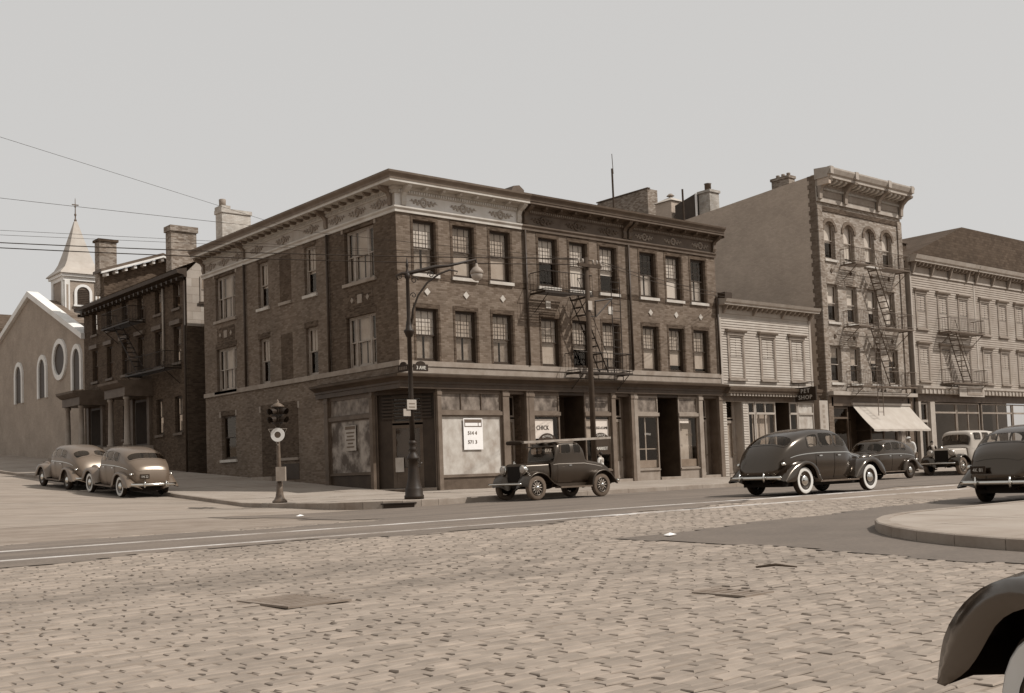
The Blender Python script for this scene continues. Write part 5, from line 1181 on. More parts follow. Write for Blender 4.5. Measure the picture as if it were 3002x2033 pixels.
def wire(a, b, sag, r, label, drop=None):
    a, b = Vector(a), Vector(b); pts = []
    for i in range(25):
        f = i/24; q = a.lerp(b, f); q.z -= sag*4*f*(1-f); pts.append(q)
    o = MB().tube(pts, r, 4, False).build('overhead_wire', 'wire', smooth=True); tag(o, label, 'wire', 'overhead wires'); return o
wire((-14.33, 4.23, 12.54), (-.65, 7.1, 11.2), .0, .007, 'topmost thin wire slanting down to the corner building cornice')
wire((-14.30, 4.39, 10.25), (PXX-.28, PYY-.1, 7.86), .05, .007, 'thin wire crossing the church spire finial, second from the top')
wire((-14.29, 4.47, 9.11), (PXX+.22, PYY-.1, 7.86), .0, .006, 'faint wire just above the heavy pair, upper of the two')
wire((-14.29, 4.49, 8.95), (PXX+.4, PYY-.1, 7.86), .0, .006, 'faint wire just above the heavy pair, lower of the two')
wire((-14.29, 4.50, 8.71), (PXX-.48, PYY-.1, 7.86), .12, .016, 'upper of the two heavy cables strung across the corner')
wire((-14.28, 4.51, 8.55), (PXX, PYY-.12, 7.70), .14, .016, 'lower of the two heavy cables strung across the corner')
wire((PXX+.56, PYY-.1, 7.86), (18.9, -.3, 8.75), .12, .012, 'wire running from the utility pole to the clapboard house gutter')
wire((PXX+.56, PYY-.1, 7.80), (18.9, -.3, 8.60), .18, .012, 'slack wire just below it from the utility pole to the gutter')
# ------------------------------------------------------------------ motor cars
def pchip(xs, ys):
    n = len(xs); h = [xs[i+1]-xs[i] for i in range(n-1)]; d = [(ys[i+1]-ys[i])/h[i] for i in range(n-1)]
    m = [0.0]*n; m[0] = d[0]; m[-1] = d[-1]
    for i in range(1, n-1):
        if d[i-1]*d[i] > 0:
            w1, w2 = 2*h[i]+h[i-1], h[i]+2*h[i-1]; m[i] = (w1+w2)/(w1/d[i-1]+w2/d[i])
    def f(x):
        x = min(max(x, xs[0]), xs[-1]); i = 0
        while i < n-2 and x > xs[i+1]: i += 1
        t = (x-xs[i])/h[i]
        return (2*t**3-3*t*t+1)*ys[i]+(t**3-2*t*t+t)*h[i]*m[i]+(-2*t**3+3*t*t)*ys[i+1]+(t**3-t*t)*h[i]*m[i+1]
    return f
class Body:
    """stations: x, sill half width, sill z, belt half width, belt z, top z, roundness"""
    def __init__(s, st):
        s.st = st; xs = [q[0] for q in st]; s.fn = [pchip(xs, [q[k] for q in st]) for k in range(1, 7)]; s.x0, s.x1 = xs[0], xs[-1]
    def P(s, x, q):
        ws, zs, wb, zb, zr, e = [f(x) for f in s.fn]
        flip = 1
        if q > 2: q = 4-q; flip = -1
        if q <= 1: y = ws+(wb-ws)*q**.7+.035*math.sin(PI*q)*min(1, wb/.6); z = zs+(zb-zs)*q
        else:
            a = (q-1)*PI/2; y = wb*max(math.cos(a), 0)**e; z = zb+(zr-zb)*max(math.sin(a), 0)**e
        return (x, flip*y, z)
    def mesh(s, nx=56, holes=()):
        m = MB(); xs = sorted({s.x0+(s.x1-s.x0)*i/nx for i in range(nx+1)}|{q[0] for q in s.st})
        nq = 44 if holes else 12; qs = [i/5 for i in range(6)]+[1+i/nq for i in range(1, 2*nq+1)]+[3+i/5 for i in range(1, 6)]
        rows = [[s.P(x, q) for q in qs] for x in xs]; k = len(qs); m.v = [p for r in rows for p in r]
        def cut(x, q):
            for a, c, q0, q1, p, sk, both in holes:
                for qq in ((q, 4-q) if both else (q,)):
                    u = (x-sk*(qq-q0)-(a+c)/2)/((c-a)/2); v = (qq-(q0+q1)/2)/((q1-q0)/2)
                    if abs(u) < 1.05 and abs(v) < 1.05 and abs(u)**p+abs(v)**p < 1.0: return True
            return False
        m.f = [(i*k+j, (i+1)*k+j, (i+1)*k+j+1, i*k+j+1) for i in range(len(xs)-1) for j in range(k-1) if not (holes and cut((xs[i]+xs[i+1])/2, (qs[j]+qs[j+1])/2))]
        m.f += [tuple(range(k)), tuple(range((len(xs)-1)*k+k-1, (len(xs)-1)*k-1, -1))]
        m.f += [(i*k, i*k+k-1, (i+1)*k+k-1, (i+1)*k) for i in range(len(xs)-1)]
        return m
    def rim(s, x0, x1, q0, q1, off, wx, wq, p=4.0, n=36, skew=0.0, side=1):
        """flat ring round an opening"""
        m = MB()
        for i in range(n):
            t = 2*PI*i/n; a, b = math.cos(t), math.sin(t); k = (abs(a)**p+abs(b)**p)**(-1/p); u, v = k*a, k*b
            for ex in (0, 1):
                q = (q0+q1)/2+v*((q1-q0)/2+ex*wq-(1-ex)*wq*.3); x = (x0+x1)/2+u*((x1-x0)/2+ex*wx-(1-ex)*wx*.3)+skew*(q-q0)
                y = s.P(x, q if side == 1 else 4-q); c = Vector((x*.85, 0, .8)); d = (Vector(y)-c).normalized(); m.v.append(tuple(Vector(y)+d*off))
        m.f = [(2*i, 2*((i+1) % n), 2*((i+1) % n)+1, 2*i+1) for i in range(n)]
        return m
    def patch(s, x0, x1, q0, q1, off, p=4.0, nu=12, nv=10, skew=0.0, side=1):
        """rounded piece lying on the body surface"""
        m = MB(); vs = []
        for i in range(nu+1):
            for j in range(nv+1):
                u, v = 2*i/nu-1, 2*j/nv-1; r = max(abs(u), abs(v))
                if r > 1e-6:
                    a, b = u/r, v/r; k = (abs(a)**p+abs(b)**p)**(-1/p); u, v = r*k*a, r*k*b
                q = q0+(q1-q0)*(v+1)/2; x = x0+(x1-x0)*(u+1)/2+skew*(q-q0)
                def g(x, q):
                    a = s.P(x, q if side == 1 else 4-q); return Vector(a)
                e = 1e-3; c0 = g(x, q); du = g(x+e, q)-g(x-e, q); dv = g(x, q+e)-g(x, q-e); n = du.cross(dv)
                n = n.normalized() if n.length > 1e-12 else Vector((0, 0, 1))
                if n.dot(c0-Vector((x*.8, 0, .8))) < 0: n = -n
                vs.append(c0+n*off)
        k = nv+1; m.v = [tuple(v) for v in vs]; m.f = [(i*k+j, (i+1)*k+j, (i+1)*k+j+1, i*k+j+1) for i in range(nu) for j in range(nv)]
        return m
def resample(pts, n):
    L = [0]
    for a, b in zip(pts, pts[1:]): L.append(L[-1]+math.dist(a, b))
    fx = pchip([l/L[-1] for l in L], [p[0] for p in pts]); fz = pchip([l/L[-1] for l in L], [p[1] for p in pts])
    return [(fx(i/(n-1)), fz(i/(n-1))) for i in range(n)]
def fender(crown, lip, yi, yo, side, n=26, thin=False):
    c, l = resample(crown, n), resample(lip, n); m = MB(); w = yo-yi; rows = []
    for (cx, cz), (lx, lz_) in zip(c, l):
        r = [(cx-.02, max(yi-.16, .12), max(cz-.42, .30)), (cx, yi, cz-.05), (cx, yi+.3*w, cz-.008), (cx, yi+.62*w, cz), (cx+.0*(lx-cx), yo-.16*w, cz-.03), (cx+.15*(lx-cx), yo-.04*w, cz+(lz_-cz)*.22-.01), (cx+.55*(lx-cx), yo, cz+(lz_-cz)*.6), (lx, yo-.03*w, lz_)]
        rows.append([(x, side*y, z) for x, y, z in r])
    k = 8; m.v = [p for r in rows for p in r]
    m.f = [(i*k+j, (i+1)*k+j, (i+1)*k+j+1, i*k+j+1) for i in range(n-1) for j in range(k-1)]
    return m
def arcpts(cx, cz, r, a0, a1, n=12): return [(cx+r*math.cos(rad(a0+(a1-a0)*i/n)), cz+r*math.sin(rad(a0+(a1-a0)*i/n))) for i in range(n+1)]
CM = {}
def cmesh(key, fn, mt, smooth=True):
    if key not in CM:
        m = MB(); fn(m); CM[key] = m.mesh(key[0], mt, smooth=smooth)
    return CM[key]
def wheel(t, x, y, r, ww, spokes=0, tyre='rubber'):
    """wheel at axle height; face looks outward"""
    k = (r, ww, spokes, tyre)
    o = inst('wheel', cmesh(('tyre',)+k, lambda m: m.lathe([(r*.62, -.075), (r*.9, -.085), (r*.985, -.06), (r, -.02), (r, .02), (r*.985, .06), (r*.9, .085), (r*.62, .075)], 28, axis='y', cap=False), tyre), t, (x, y, r), 0 if y > 0 else PI)
    if ww: inst('whitewall', cmesh(('whitewall',)+k, lambda m: m.lathe([(r*.66, .0795), (r*.70, .0825), (r*.88, .0875), (r*.92, .082), (r*.9, .07), (r*.66, .07)], 28, axis='y', cap=False), 'white_rubber'), o)
    if spokes:
        inst('rim', cmesh(('rim',)+k, lambda m: m.lathe([(r*.56, .03), (r*.56, .082), (r*.64, .086), (r*.645, .05)], 28, axis='y', cap=False), 'car_coupe'), o)
        inst('brake_drum', cmesh(('drum',)+k, lambda m: m.lathe([(r*.5, -.05), (r*.5, .0), (.05, .01)], 20, axis='y'), 'chassis'), o)
        for i in range(spokes):
            a = 2*PI*i/spokes
            def f(m, a=a): m.tube([(.03*math.cos(a), .05, .03*math.sin(a)), (r*.58*math.cos(a), .05, r*.58*math.sin(a))], [.026, .018], 5)
            inst('spoke', cmesh(('spoke', i)+k, f, 'wood_plank'), o)
        inst('hub', cmesh(('hub',)+k, lambda m: m.lathe([(.075, .02), (.075, .09), (.05, .12), (.01, .125)], 14, axis='y'), 'chrome'), o)
    else:
        inst('rim', cmesh(('rim',)+k, lambda m: m.lathe([(r*.64, .072), (r*.60, .078), (r*.56, .055), (r*.40, .05), (r*.01, .05)], 24, axis='y', cap=False), 'car_black'), o)
        inst('hubcap', cmesh(('hubcap',)+k, lambda m: m.lathe([(r*.40, .052), (r*.38, .075), (r*.28, .10), (r*.12, .115), (.01, .118)], 20, axis='y'), 'chrome'), o)
    return o
def place(t, loc, fwd):
    f = Vector(fwd).normalized(); s = Vector((0, 0, 1)).cross(f).normalized(); u = f.cross(s)
    M_ = Matrix((f, s, u)).transposed().to_4x4(); M_.translation = Vector(loc); t.matrix_world = M_; BASE[t.name] = Vector((0, 0, 0))
def lb(name, mt, t, *boxes, **k): return B(name, mt, t, *boxes, **k)
def bumper(t, x, w, z, bow, mt='chrome', guards=True, h=.05):
    m = MB(); n = 14; rows = []
    for i in range(n+1):
        y = -w+2*w*i/n; xx = x-bow*(y/w)**2*(1 if x > 0 else -1)
        rows.append([(xx, y, z-h), (xx+.022*(1 if x > 0 else -1), y, z-h*.5), (xx+.028*(1 if x > 0 else -1), y, z), (xx+.022*(1 if x > 0 else -1), y, z+h*.5), (xx, y, z+h), (xx-.02*(1 if x > 0 else -1), y, z)])
    m.v = [p for r in rows for p in r]; k = 6
    m.f = [(i*k+j, (i+1)*k+j, (i+1)*k+(j+1) % k, i*k+(j+1) % k) for i in range(n) for j in range(k)]+[tuple(range(k)), tuple(range(n*k+k-1, n*k-1, -1))]
    o = m.build('bumper', mt, t, smooth=True)
    if guards:
        for y in (-.38, .38):
            s = 1 if x > 0 else -1; MB().tube([(x+.03*s, y, z-.10), (x+.05*s, y, z), (x+.03*s, y, z+.13)], [.025, .032, .02], 7).build('bumper_guard', mt, o, smooth=True)
    return o
def sedan(label, loc, fwd, sc_=1.0, paint='car_black', ww=True, split=False, tail='fast', plate=None, interior='chassis', front_bumper=True):
    t = thing('sedan', label, 'car', loc); place(t, loc, fwd); t.scale = (sc_,)*3
    if tail == 'fast':
        st = [(-2.42, .22, .52, .30, .60, .66, .8), (-2.36, .42, .46, .50, .68, .84, .78), (-2.2, .54, .40, .63, .82, 1.10, .72), (-1.95, .60, .37, .71, .94, 1.34, .66), (-1.6, .65, .35, .755, 1.02, 1.53, .6), (-1.15, .68, .34, .775, 1.06, 1.65, .55)]
    else:
        st = [(-2.36, .30, .52, .40, .62, .74, .8), (-2.28, .50, .44, .58, .76, 1.02, .72), (-2.1, .58, .39, .67, .88, 1.20, .66), (-1.85, .63, .36, .73, .98, 1.36, .62), (-1.55, .66, .35, .76, 1.03, 1.55, .58), (-1.15, .68, .34, .775, 1.06, 1.66, .55)]
    st += [(-.5, .70, .34, .785, 1.08, 1.72, .52), (.1, .70, .34, .785, 1.08, 1.70, .52), (.42, .69, .34, .77, 1.08, 1.60, .54), (.68, .66, .34, .72, 1.07, 1.34, .6), (.86, .61, .34, .65, 1.05, 1.15, .66), (1.15, .52, .36, .53, 1.0, 1.10, .7), (1.6, .42, .38, .40, .95, 1.06, .72), (1.95, .34, .42, .30, .90, 1.01, .72), (2.12, .24, .46, .22, .84, .94, .75), (2.18, .12, .52, .12, .78, .84, .8)]
    b = Body(st); rw = (-1.98, -1.62) if tail == 'fast' else (-1.88, -1.60)
    gl = [('side_window', -.02, .46, 1.045, 1.40, -.06), ('side_window', -.68, -.08, 1.045, 1.42, 0), ('quarter_window', -1.18, -.76, 1.05, 1.40, .10)]
    rws = ((1.40, 1.98), (2.02, 2.60)) if split else ((1.40, 2.60),); wss = ((1.20, 1.985), (2.015, 2.80))
    hl = [(a, c, q0, q1, 5, sk, True) for nm, a, c, q0, q1, sk in gl]+[(.495, .775, q0, q1, 6, 0, False) for q0, q1 in wss]+[(rw[0], rw[1], q0, q1, 4, 0, False) for q0, q1 in rws]
    b.mesh(130, hl).build('body', paint, t, smooth=True)
    for sd in (1, -1):
        for nm, a, c, q0, q1, sk in gl:
            o = b.rim(a, c, q0, q1, .008, .035, .014, 5, skew=sk, side=sd).build('window_frame', paint, t, smooth=True); b.patch(a, c, q0, q1, .002, 5, skew=sk, side=sd).build('pane', 'car_glass', o, smooth=True)
        for a, c in ((-.04, .78), (-.86, -.06)):
            d = b.patch(a, c, .06, .985, .007, 14, side=sd).build('door', paint, t, smooth=True); hx = a+.10
            b.patch(hx, hx+.14, .86, .90, .04, 3, 5, 3, side=sd).build('door_handle', 'chrome', d, smooth=True)
        b.patch(-1.9, 1.95, .972, .998, .010, 30, 60, 2, side=sd).build('belt_moulding', 'chrome', t, smooth=True)
        b.patch(1.0, 1.75, .62, .90, .004, 8, side=sd).build('hood_louvre', 'chrome', t, smooth=True) if False else None
    for q0, q1 in wss: o = b.rim(.495, .775, q0, q1, .008, .035, .03, 6).build('windscreen_frame', paint, t, smooth=True); b.patch(.495, .775, q0, q1, .002, 6, 8, 14).build('pane', 'car_glass', o, smooth=True)
    for q0, q1 in rws: o = b.rim(rw[0], rw[1], q0, q1, .008, .035, .03, 4).build('rear_window_frame', paint, t, smooth=True); b.patch(rw[0], rw[1], q0, q1, .002, 4, 8, 18).build('pane', 'car_glass', o, smooth=True)
    if tail == 'trunk': b.patch(-2.30, -1.95, 1.30, 2.70, .008, 6, 10, 20).build('boot_lid', paint, t, smooth=True)
    R_ = .365
    for sd in (1, -1):
        fender([(2.28, .42), (2.24, .62), (2.05, .82), (1.72, .93), (1.35, .88), (1.0, .66), (.78, .42)], [(2.20, .40), (2.02, .50)]+arcpts(1.55, R_, .43, 35, 160, 8)+[(1.08, .36), (.80, .33)], .36, .89, sd).build('front_fender', paint, t, smooth=True)
        fender([(-.78, .40), (-.92, .68), (-1.15, .84), (-1.45, .90), (-1.8, .82), (-2.15, .62), (-2.38, .40)], [(-.86, .34), (-.98, .40)]+arcpts(-1.42, R_, .42, 10, 155, 8)+[(-1.95, .36), (-2.32, .34)], .52, .92, sd).build('rear_fender', paint, t, smooth=True)
        lb('running_board', 'chrome' if False else 'iron_grey', t, (-.86, .90, sd*.66 if sd > 0 else -.90, .90 if sd > 0 else -.66, .31, .35))
        for x in (1.55, -1.42): wheel(t, x, sd*.74, R_, ww)
        h = MB().lathe([(.02, -.30), (.07, -.22), (.11, -.06), (.125, .04), (.125, .07)], 14, (1.80, sd*.52, .88), 'x').build('headlamp', paint, t, smooth=True); MB().lathe([(.115, .07), (.09, .095), (.02, .105)], 14, (1.80, sd*.52, .88), 'x').build('lens', 'lamp_glass', h, smooth=True)
        MB().lathe([(.02, .08), (.05, .02), (.05, -.06), (.03, -.09)], 10, (-2.12, sd*.70, .80), 'x').build('tail_lamp', 'chrome', t, smooth=True)
    g = b.patch(1.98, 2.16, .45, 3.55, .006, 10, 6, 30).build('grille', 'chrome', t, smooth=True)
    if front_bumper: bumper(t, 2.42, .80, .46, .14)
    bumper(t, -2.52, .80, .46, .12)
    for x, s in ((2.3, 1), (-2.4, -1)): lb('bumper_iron', 'chassis', t, (min(x, x-s*.5), max(x, x-s*.5), -.45, -.39, .43, .48), (min(x, x-s*.5), max(x, x-s*.5), .39, .45, .43, .48), kind='stuff')
    lb('underbody', 'chassis', t, (-2.1, 1.9, -.62, .62, .22, .40))
    MB().tube([(-1.42, -.7, R_), (-1.42, .7, R_)], .06, 8).build('rear_axle', 'chassis', t)
    p = lb('licence_plate', 'ink', t, (-2.47, -2.45, .18, .52, .66, .82)) if plate else None
    if plate:
        vs, fs = text_verts(plate, .11); m = MB(); m.add([(-2.475+v[1]*.5, .35-v[0]*.9, .70+v[2]) for v in vs], fs); o = m.build('plate_number', 'letter_pale', p); o['kind'] = 'stuff'
    # seats seen through the glass
    lb('seat', interior, t, (-.25, -.05, -.62, .62, .45, 1.22)); lb('seat', interior, t, (-1.2, -1.0, -.62, .62, .45, 1.22))
    MB().tube([(.45+.17*math.cos(a*PI/8)*.4, .32+.17*math.sin(a*PI/8), 1.15+.17*math.cos(a*PI/8)) for a in range(17)], .012, 5).build('steering_wheel', 'chassis', t)
    return t
sedan('shiny black fastback sedan with whitewall tyres driving along the avenue', (3.45, -15.35, road_z(3.5, -15.4)+.014), (1, 0, 0), 1.055, 'car_black', True)
sedan('dark sedan with rounded tail parked nose left in front of the awning', (17.95, -8.35, road_z(18, -8.4)+.014), (-1, 0, 0), .97, 'car_brown', False, tail='fast')
sedan('tan sedan with whitewall tyres parked on the side street, nearer of the two', (-7.02, 8.6, road_z(-7.0, 8.6)+.006), (0, 1, .063), 1.07, 'car_tan', True, tail='trunk', plate='1N 22')
sedan('tan sedan with split rear window parked at the left edge', (-7.20, 13.9, road_z(-7.2, 13.9)+.006), (0, 1, .063), 1.05, 'car_tan', False, split=True, tail='fast')
sedan('black sedan parked at the right hand kerb, seen from behind', (2.25, -22.55, road_z(2.4, -22.5)+.014), (1, 0, 0), 1.0, 'car_black', False, tail='trunk', plate='4K 81')
sedan('dark car beside the camera, its front fender in the lower right corner', (-19.39, -34.12, road_z(-19.6, -33.9)), (.492, .871, 0), 1.0, 'car_black', True, front_bumper=False)
# ------------------------------------------------------------------ older square cars
def boxcar(label, loc, fwd, sc_, paint, kind='coupe', hood=None, name='coupe', cat='car', top='soft_top', tyre='rubber_dusty', wing=None):
    t = thing(name, label, cat, loc); place(t, loc, fwd); t.scale = (sc_,)*3; hood = hood or paint; wing = wing or paint
    if kind == 'coupe':
        st = [(-1.98, .42, .55, .46, .66, .72, .75), (-1.9, .48, .52, .54, .76, .88, .65), (-1.6, .54, .50, .60, .92, 1.05, .55), (-1.1, .58, .48, .65, 1.02, 1.15, .5), (-.80, .60, .47, .67, 1.06, 1.19, .48), (-.74, .60, .47, .67, 1.07, 1.24, .46), (-.64, .60, .47, .67, 1.08, 1.60, .36), (-.42, .60, .47, .67, 1.08, 1.76, .33), (.0, .60, .47, .67, 1.08, 1.76, .33), (.40, .60, .47, .66, 1.08, 1.72, .33), (.50, .60, .47, .65, 1.07, 1.64, .42), (.58, .58, .47, .62, 1.06, 1.20, .5), (.66, .52, .48, .56, 1.04, 1.12, .55)]
        wins = [(-.10, .38, 1.06, 1.44), (-.52, -.22, 1.06, 1.42)]; rearw = (-.70, -.56); fa, ra = 1.42, -1.30
    else:
        st = [(-2.0, .50, .50, .58, 1.00, 1.50, .5), (-1.9, .58, .48, .64, 1.06, 1.72, .42), (-1.5, .62, .47, .68, 1.08, 1.80, .38), (-.6, .62, .47, .70, 1.10, 1.84, .36), (.2, .62, .47, .70, 1.10, 1.84, .36), (.50, .62, .47, .68, 1.10, 1.80, .36), (.58, .60, .47, .66, 1.09, 1.72, .4), (.66, .58, .47, .62, 1.08, 1.25, .5), (.74, .52, .48, .55, 1.06, 1.14, .55)]
        wins = [(-.15, .42, 1.06, 1.46), (-.85, -.28, 1.06, 1.46), (-1.55, -1.0, 1.06, 1.44)]; rearw = (-1.98, -1.93); fa, ra = 1.62, -1.30
    b = Body(st); x0 = .50 if kind == 'coupe' else .58
    hl = [(a, c, q0, q1, 9, 0, True) for a, c, q0, q1 in wins]+[(x0+.012, x0+.088, 1.28, 2.72, 10, 0, False), (rearw[0], rearw[1], 1.62, 2.38, 8, 0, False)]
    b.mesh(190, hl).build('body', paint, t, smooth=True)
    if kind == 'coupe': b.patch(-.40, .44, 1.62, 2.38, .006, 8, 14, 14).build('roof_covering', top, t, smooth=True)
    for sd in (1, -1):
        for a, c, q0, q1 in wins:
            o = b.rim(a, c, q0, q1, .006, .03, .012, 9, side=sd).build('window_frame', paint, t, smooth=True); b.patch(a, c, q0, q1, .002, 9, side=sd).build('pane', 'car_glass', o, smooth=True)
        d = b.patch(-.16, .46, .05, .98, .006, 20, side=sd).build('door', paint, t, smooth=True); b.patch(-.10, .02, .88, .91, .04, 3, 5, 3, side=sd).build('door_handle', 'chrome', d, smooth=True)
        b.patch(-1.5 if kind == 'coupe' else -1.8, .6, .968, .998, .010, 30, 40, 2, side=sd).build('belt_moulding', 'trim_pale' if kind == 'coupe' else paint, t, smooth=True)
    o = b.rim(x0+.012, x0+.088, 1.28, 2.72, .006, .015, .04, 10).build('windscreen_frame', paint, t, smooth=True); b.patch(x0+.012, x0+.088, 1.28, 2.72, .002, 10, 6, 16).build('pane', 'car_glass', o, smooth=True)
    o = b.patch(rearw[0], rearw[1], 1.62, 2.38, .002, 8, 6, 12).build('rear_window', 'car_glass', t, smooth=True)
    hx0 = st[-1][0]-.02; hx1 = fa+.16
    hb = Body([(hx0, .50, .50, .52, 1.02, 1.12, .6), (hx0+.3, .46, .52, .47, 1.0, 1.115, .58), (hx1-.05, .34, .54, .35, .97, 1.09, .55), (hx1, .34, .54, .34, .96, 1.08, .55)])
    h_ = hb.mesh(14).build('bonnet', hood, t, smooth=True)
    for sd in (1, -1):
        for i in range(9):
            xx = hx0+.22+i*.06; hb.patch(xx, xx+.03, .35, .85, .008, 3, 3, 5, side=sd).build('louvre', hood, h_, smooth=True)
    rs = Body([(hx1, .36, .52, .37, .97, 1.11, .5), (hx1+.09, .36, .52, .37, .97, 1.11, .5)]); r_ = rs.mesh(3).build('radiator_shell', 'car_coupe' if kind == 'coupe' else 'car_pale', t)
    lb('radiator_core', 'chassis', r_, (hx1+.088, hx1+.094, -.30, .30, .55, 1.03)); MB().lathe([(.05, 1.10), (.05, 1.14), (.02, 1.19)], 8, (hx1+.045, 0, 0)).build('radiator_cap', 'chrome', r_)
    R_ = .37
    for sd in (1, -1):
        fender([(fa+.42, .42), (fa+.38, .62), (fa+.20, .81), (fa-.05, .87), (fa-.32, .80), (fa-.62, .55), (fa-.95, .38)], [(fa+.42, .40), (fa+.36, .57), (fa+.19, .74), (fa-.05, .80), (fa-.31, .73), (fa-.61, .49), (fa-.94, .345)], .34, .86, sd).build('front_fender', wing, t, smooth=True)
        fender([(ra+.50, .38), (ra+.42, .66), (ra+.20, .84), (ra-.05, .88), (ra-.30, .80), (ra-.50, .60), (ra-.62, .42)], [(ra+.49, .34), (ra+.38, .60), (ra+.19, .77), (ra-.05, .81), (ra-.28, .73), (ra-.48, .54), (ra-.62, .38)], .50, .88, sd).build('rear_fender', wing, t, smooth=True)
        lb('running_board', 'iron_grey', t, (ra+.48, fa-.9, .58 if sd > 0 else -.86, .86 if sd > 0 else -.58, .33, .375)); lb('splash_apron', paint, t, (ra+.45, fa-.75, .56 if sd > 0 else -.60, .60 if sd > 0 else -.56, .376, .50))
        for x in (fa, ra): wheel(t, x, sd*.71, R_, False, 12, tyre)
        h = MB().lathe([(.03, -.16), (.10, -.10), (.145, .02), (.15, .07), (.14, .08)], 16, (hx1+.06, sd*.47, .92), 'x').build('headlamp', 'chrome' if kind == 'coupe' else paint, t, smooth=True); MB().lathe([(.135, .08), (.08, .105), (.01, .11)], 16, (hx1+.06, sd*.47, .92), 'x').build('lens', 'lamp_glass', h, smooth=True)
    MB().tube([(hx1+.05, -.62, .84), (hx1+.05, .62, .84)], .02, 6).build('lamp_bar', 'chrome', t)
    bumper(t, fa+.72, .78, .50, .10, guards=False, h=.035); bumper(t, -2.15, .74, .50, .08, guards=False, h=.035)
    lb('bumper_iron', 'chassis', t, (fa+.05, fa+.70, -.40, -.35, .47, .52), (fa+.05, fa+.70, .35, .40, .47, .52), (-2.1, -1.7, -.40, -.35, .47, .52), (-2.1, -1.7, .35, .40, .47, .52), kind='stuff')
    lb('chassis_frame', 'chassis', t, (-1.9, fa+.2, -.42, .42, .36, .50)); MB().tube([(fa, -.66, R_), (fa, .66, R_)], .04, 6).build('front_axle', 'chassis', t); MB().tube([(ra, -.66, R_), (ra, .66, R_)], .06, 6).build('rear_axle', 'chassis', t)
    lb('seat', 'chassis', t, (-.5, -.3, -.55, .55, .55, 1.2))
    if kind == 'coupe':
        lb('visor', paint, t, (.50, .66, -.56, .56, 1.60, 1.635)); lb('licence_plate', 'ink', t, (-2.2, -2.18, -.55, -.25, .72, .86))
    return t
cp = boxcar('old dark coupe with spoked wheels parked at the kerb carrying timber on its roof', (.08, -8.22, road_z(0, -8.2)+.014), (-1, 0, 0), 1.0, 'car_coupe')
boxcar('old square pale car with dark fenders and upright radiator at the right kerb', (25.6, -8.2, road_z(25.9, -8.2)+.014), (-1, 0, 0), 1.09, 'car_pale', 'sedan', hood='car_pale', name='sedan', wing='car_black')
# timber carried on the coupe
for i, (dy, dz, a, b_, lab) in enumerate(((-.34, .0, -1.55, 2.15, 'long pale plank on the coupe roof, the near one'), (.10, .0, -1.50, 2.10, 'long pale plank on the coupe roof, the far one'))):
    zr = road_z(0, -8.2)+1.82; t = MB()
    t.add([(a, -8.22+dy-.15, zr-.09), (a, -8.22+dy+.15, zr-.09), (b_, -8.22+dy+.15, zr+.02), (b_, -8.22+dy-.15, zr+.02), (a, -8.22+dy-.15, zr-.02), (a, -8.22+dy+.15, zr-.02), (b_, -8.22+dy+.15, zr+.09), (b_, -8.22+dy-.15, zr+.09)], [(0, 1, 2, 3), (7, 6, 5, 4), (0, 3, 7, 4), (1, 5, 6, 2), (0, 4, 5, 1), (3, 2, 6, 7)])
    tag(t.build('plank', 'wood_plank'), lab, 'plank', 'timber on the coupe roof')
rr = thing('roof_rack', 'dark rack holding the planks above the coupe roof', 'rack', (.1, -8.22, road_z(0, -8.2)+1.7))
for xx in (-.30, .42): B('crossbar', 'frame_dark', rr, (xx-.04, xx+.04, -8.85, -7.6, road_z(0, -8.2)+1.69, road_z(0, -8.2)+1.735)) 
tag(MB().lathe([(.01, -.38), (.06, -.34), (.075, 0), (.06, .30), (.01, .34)], 10, (-1.62, -8.3, road_z(0, -8.2)+1.76), 'y').build('tarpaulin_roll', 'cloth_dark', smooth=True), 'dark rolled tarpaulin on the front ends of the planks', 'tarpaulin')
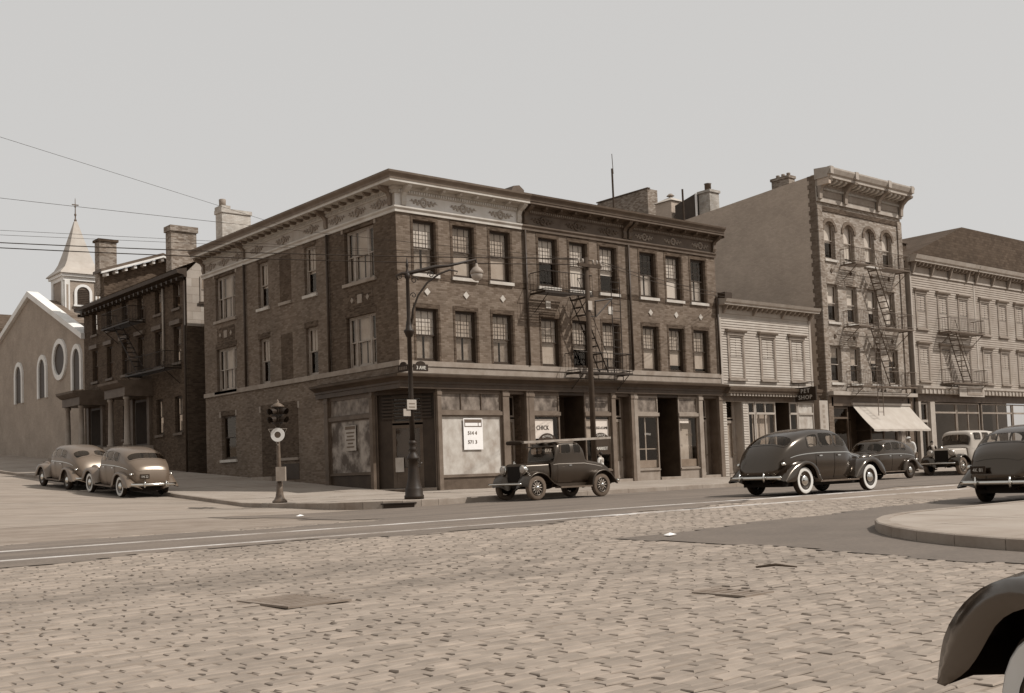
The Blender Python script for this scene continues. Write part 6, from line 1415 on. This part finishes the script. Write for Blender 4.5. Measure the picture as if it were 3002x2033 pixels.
# ------------------------------------------------------------------ people
def skin(name, verts, edges, radii, mt, parent, sub=2):
    me = bpy.data.meshes.new(name); me.from_pydata(verts, edges, []); o = bpy.data.objects.new(name, me); COL.objects.link(o)
    o.modifiers.new('s', 'SKIN'); sm = o.modifiers.new('d', 'SUBSURF'); sm.levels = sub; sm.render_levels = sub
    for i, r in enumerate(radii): me.skin_vertices[0].data[i].radius = r if isinstance(r, tuple) else (r, r)
    me.skin_vertices[0].data[0].use_root = True
    bpy.context.view_layer.update(); ev = o.evaluated_get(bpy.context.evaluated_depsgraph_get()); nm = bpy.data.meshes.new_from_object(ev)
    bpy.data.objects.remove(o); nm.materials.clear(); nm.materials.append(MATS[mt]); nm.polygons.foreach_set('use_smooth', [True]*len(nm.polygons))
    q = bpy.data.objects.new(name, nm); COL.objects.link(q); q.parent = parent; return q
def person(label, loc, face, h, top, legs, lean=0.0, cap=None, hair='hair', arms=((.1, -.05), (.1, -.05))):
    """standing figure, x forward; lean tips the trunk forward from the hips"""
    t = thing('person', label, 'person', loc); place(t, loc, (math.cos(face), math.sin(face), 0)); k = h/1.75; t.scale = (k,)*3
    ca, sa = math.cos(lean), math.sin(lean); H = Vector((0, 0, .92))
    def tr(x, y, z): dx, dz = x, z-.92; return (dx*ca+dz*sa, y, .92-dx*sa+dz*ca)
    V = [(0, 0, .95), tr(0, 0, 1.15), tr(0, 0, 1.35), tr(0, 0, 1.45), tr(.01, 0, 1.52), tr(.02, 0, 1.60), tr(.02, 0, 1.72)]
    E_ = [(0, 1), (1, 2), (2, 3), (3, 4), (4, 5), (5, 6)]; Rr = [(.15, .12), (.15, .11), (.17, .11), (.12, .08), .055, (.085, .075), (.075, .07)]
    for s, (ax, az) in zip((1, -1), arms):
        i = len(V); V += [tr(0, s*.19, 1.42), tr(.02+ax*.3, s*.25, 1.16), tr(.10+ax, s*.24, .93+az), tr(.13+ax*1.1, s*.235, .85+az)]; E_ += [(3, i), (i, i+1), (i+1, i+2), (i+2, i+3)]; Rr += [.065, .052, .042, .035]
    for s in (1, -1):
        i = len(V); V += [(0, s*.10, .86), (.02, s*.11, .48), (-.02, s*.11, .09), (.12, s*.12, .035)]; E_ += [(0, i), (i, i+1), (i+1, i+2), (i+2, i+3)]; Rr += [.095, .065, .048, .04]
    skin('body', V, E_, Rr, 'skin', t)
    S_ = [(0, 0, .90), tr(0, 0, 1.15), tr(0, 0, 1.34), tr(0, 0, 1.44)]; e2 = [(0, 1), (1, 2), (2, 3)]; r2_ = [(.17, .135), (.168, .128), (.185, .125), (.13, .09)]
    for s, (ax, az) in zip((1, -1), arms):
        i = len(S_); S_ += [tr(0, s*.19, 1.42), tr(.02+ax*.3, s*.25, 1.16), tr(.08+ax*.8, s*.243, 1.0+az*.7)]; e2 += [(3, i), (i, i+1), (i+1, i+2)]; r2_ += [.08, .066, .055]
    skin('shirt', S_, e2, r2_, top, t)
    L_ = [(0, 0, .93)]; e3 = []; r3 = [(.165, .13)]
    for s in (1, -1):
        i = len(L_); L_ += [(0, s*.10, .84), (.02, s*.11, .48), (-.02, s*.11, .10)]; e3 += [(0, i), (i, i+1), (i+1, i+2)]; r3 += [.11, .085, .075]
    skin('trousers', L_, e3, r3, legs, t)
    hc = tr(.0, 0, 1.66)
    hm = MB().blob((0, 0, 0), (.10, .088, .10), 12, 8); hm.v = [(x-.012+hc[0], y, z+.03+hc[2]) for x, y, z in hm.v]; hm.build('hair', hair, t, smooth=True)
    for s in (1, -1): m = MB().blob((0, 0, 0), (.015, .012, .01), 6, 4); e = tr(.095, s*.033, 1.645); m.v = [(x+e[0], y+e[1], z+e[2]) for x, y, z in m.v]; m.build('eye', 'hair', t)
    m = MB().blob((0, 0, 0), (.03, .014, .025), 6, 4); e = tr(.108, 0, 1.615); m.v = [(x+e[0], y+e[1], z+e[2]) for x, y, z in m.v]; m.build('nose', 'skin', t, smooth=True)
    if cap:
        c0 = tr(.01, 0, 1.72); m = MB().blob((0, 0, 0), (.115, .105, .06), 12, 8).blob((.10, 0, -.025), (.07, .08, .012), 10, 4); m.v = [(x+c0[0], y, z+c0[2]) for x, y, z in m.v]; m.build('cap', cap, t, smooth=True)
    for s in (1, -1): B('shoe', 'cloth_dark', t, (-.09, .17, s*.115-.045, s*.115+.045, 0, .075))
    return t
person('man in white cap and pale shirt bending behind the dark parked sedan', (26.75, -5.0, walk_z(26.7, -5)), PI*.95, 1.74, 'shirt_white', 'cloth_grey', lean=.42, cap='shirt_white', arms=((.22, -.02), (.2, -.1)))
person('dark haired child in a white top standing behind the parked coupe', (5.3, -5.0, walk_z(5.3, -5)), PI*.6, 1.28, 'shirt_white', 'cloth_dark')
person('dark haired person in dark clothes by the shop beyond the awning', (28.5, -5.0, walk_z(28.5, -5)), -PI*.7, 1.45, 'cloth_dark', 'cloth_dark')
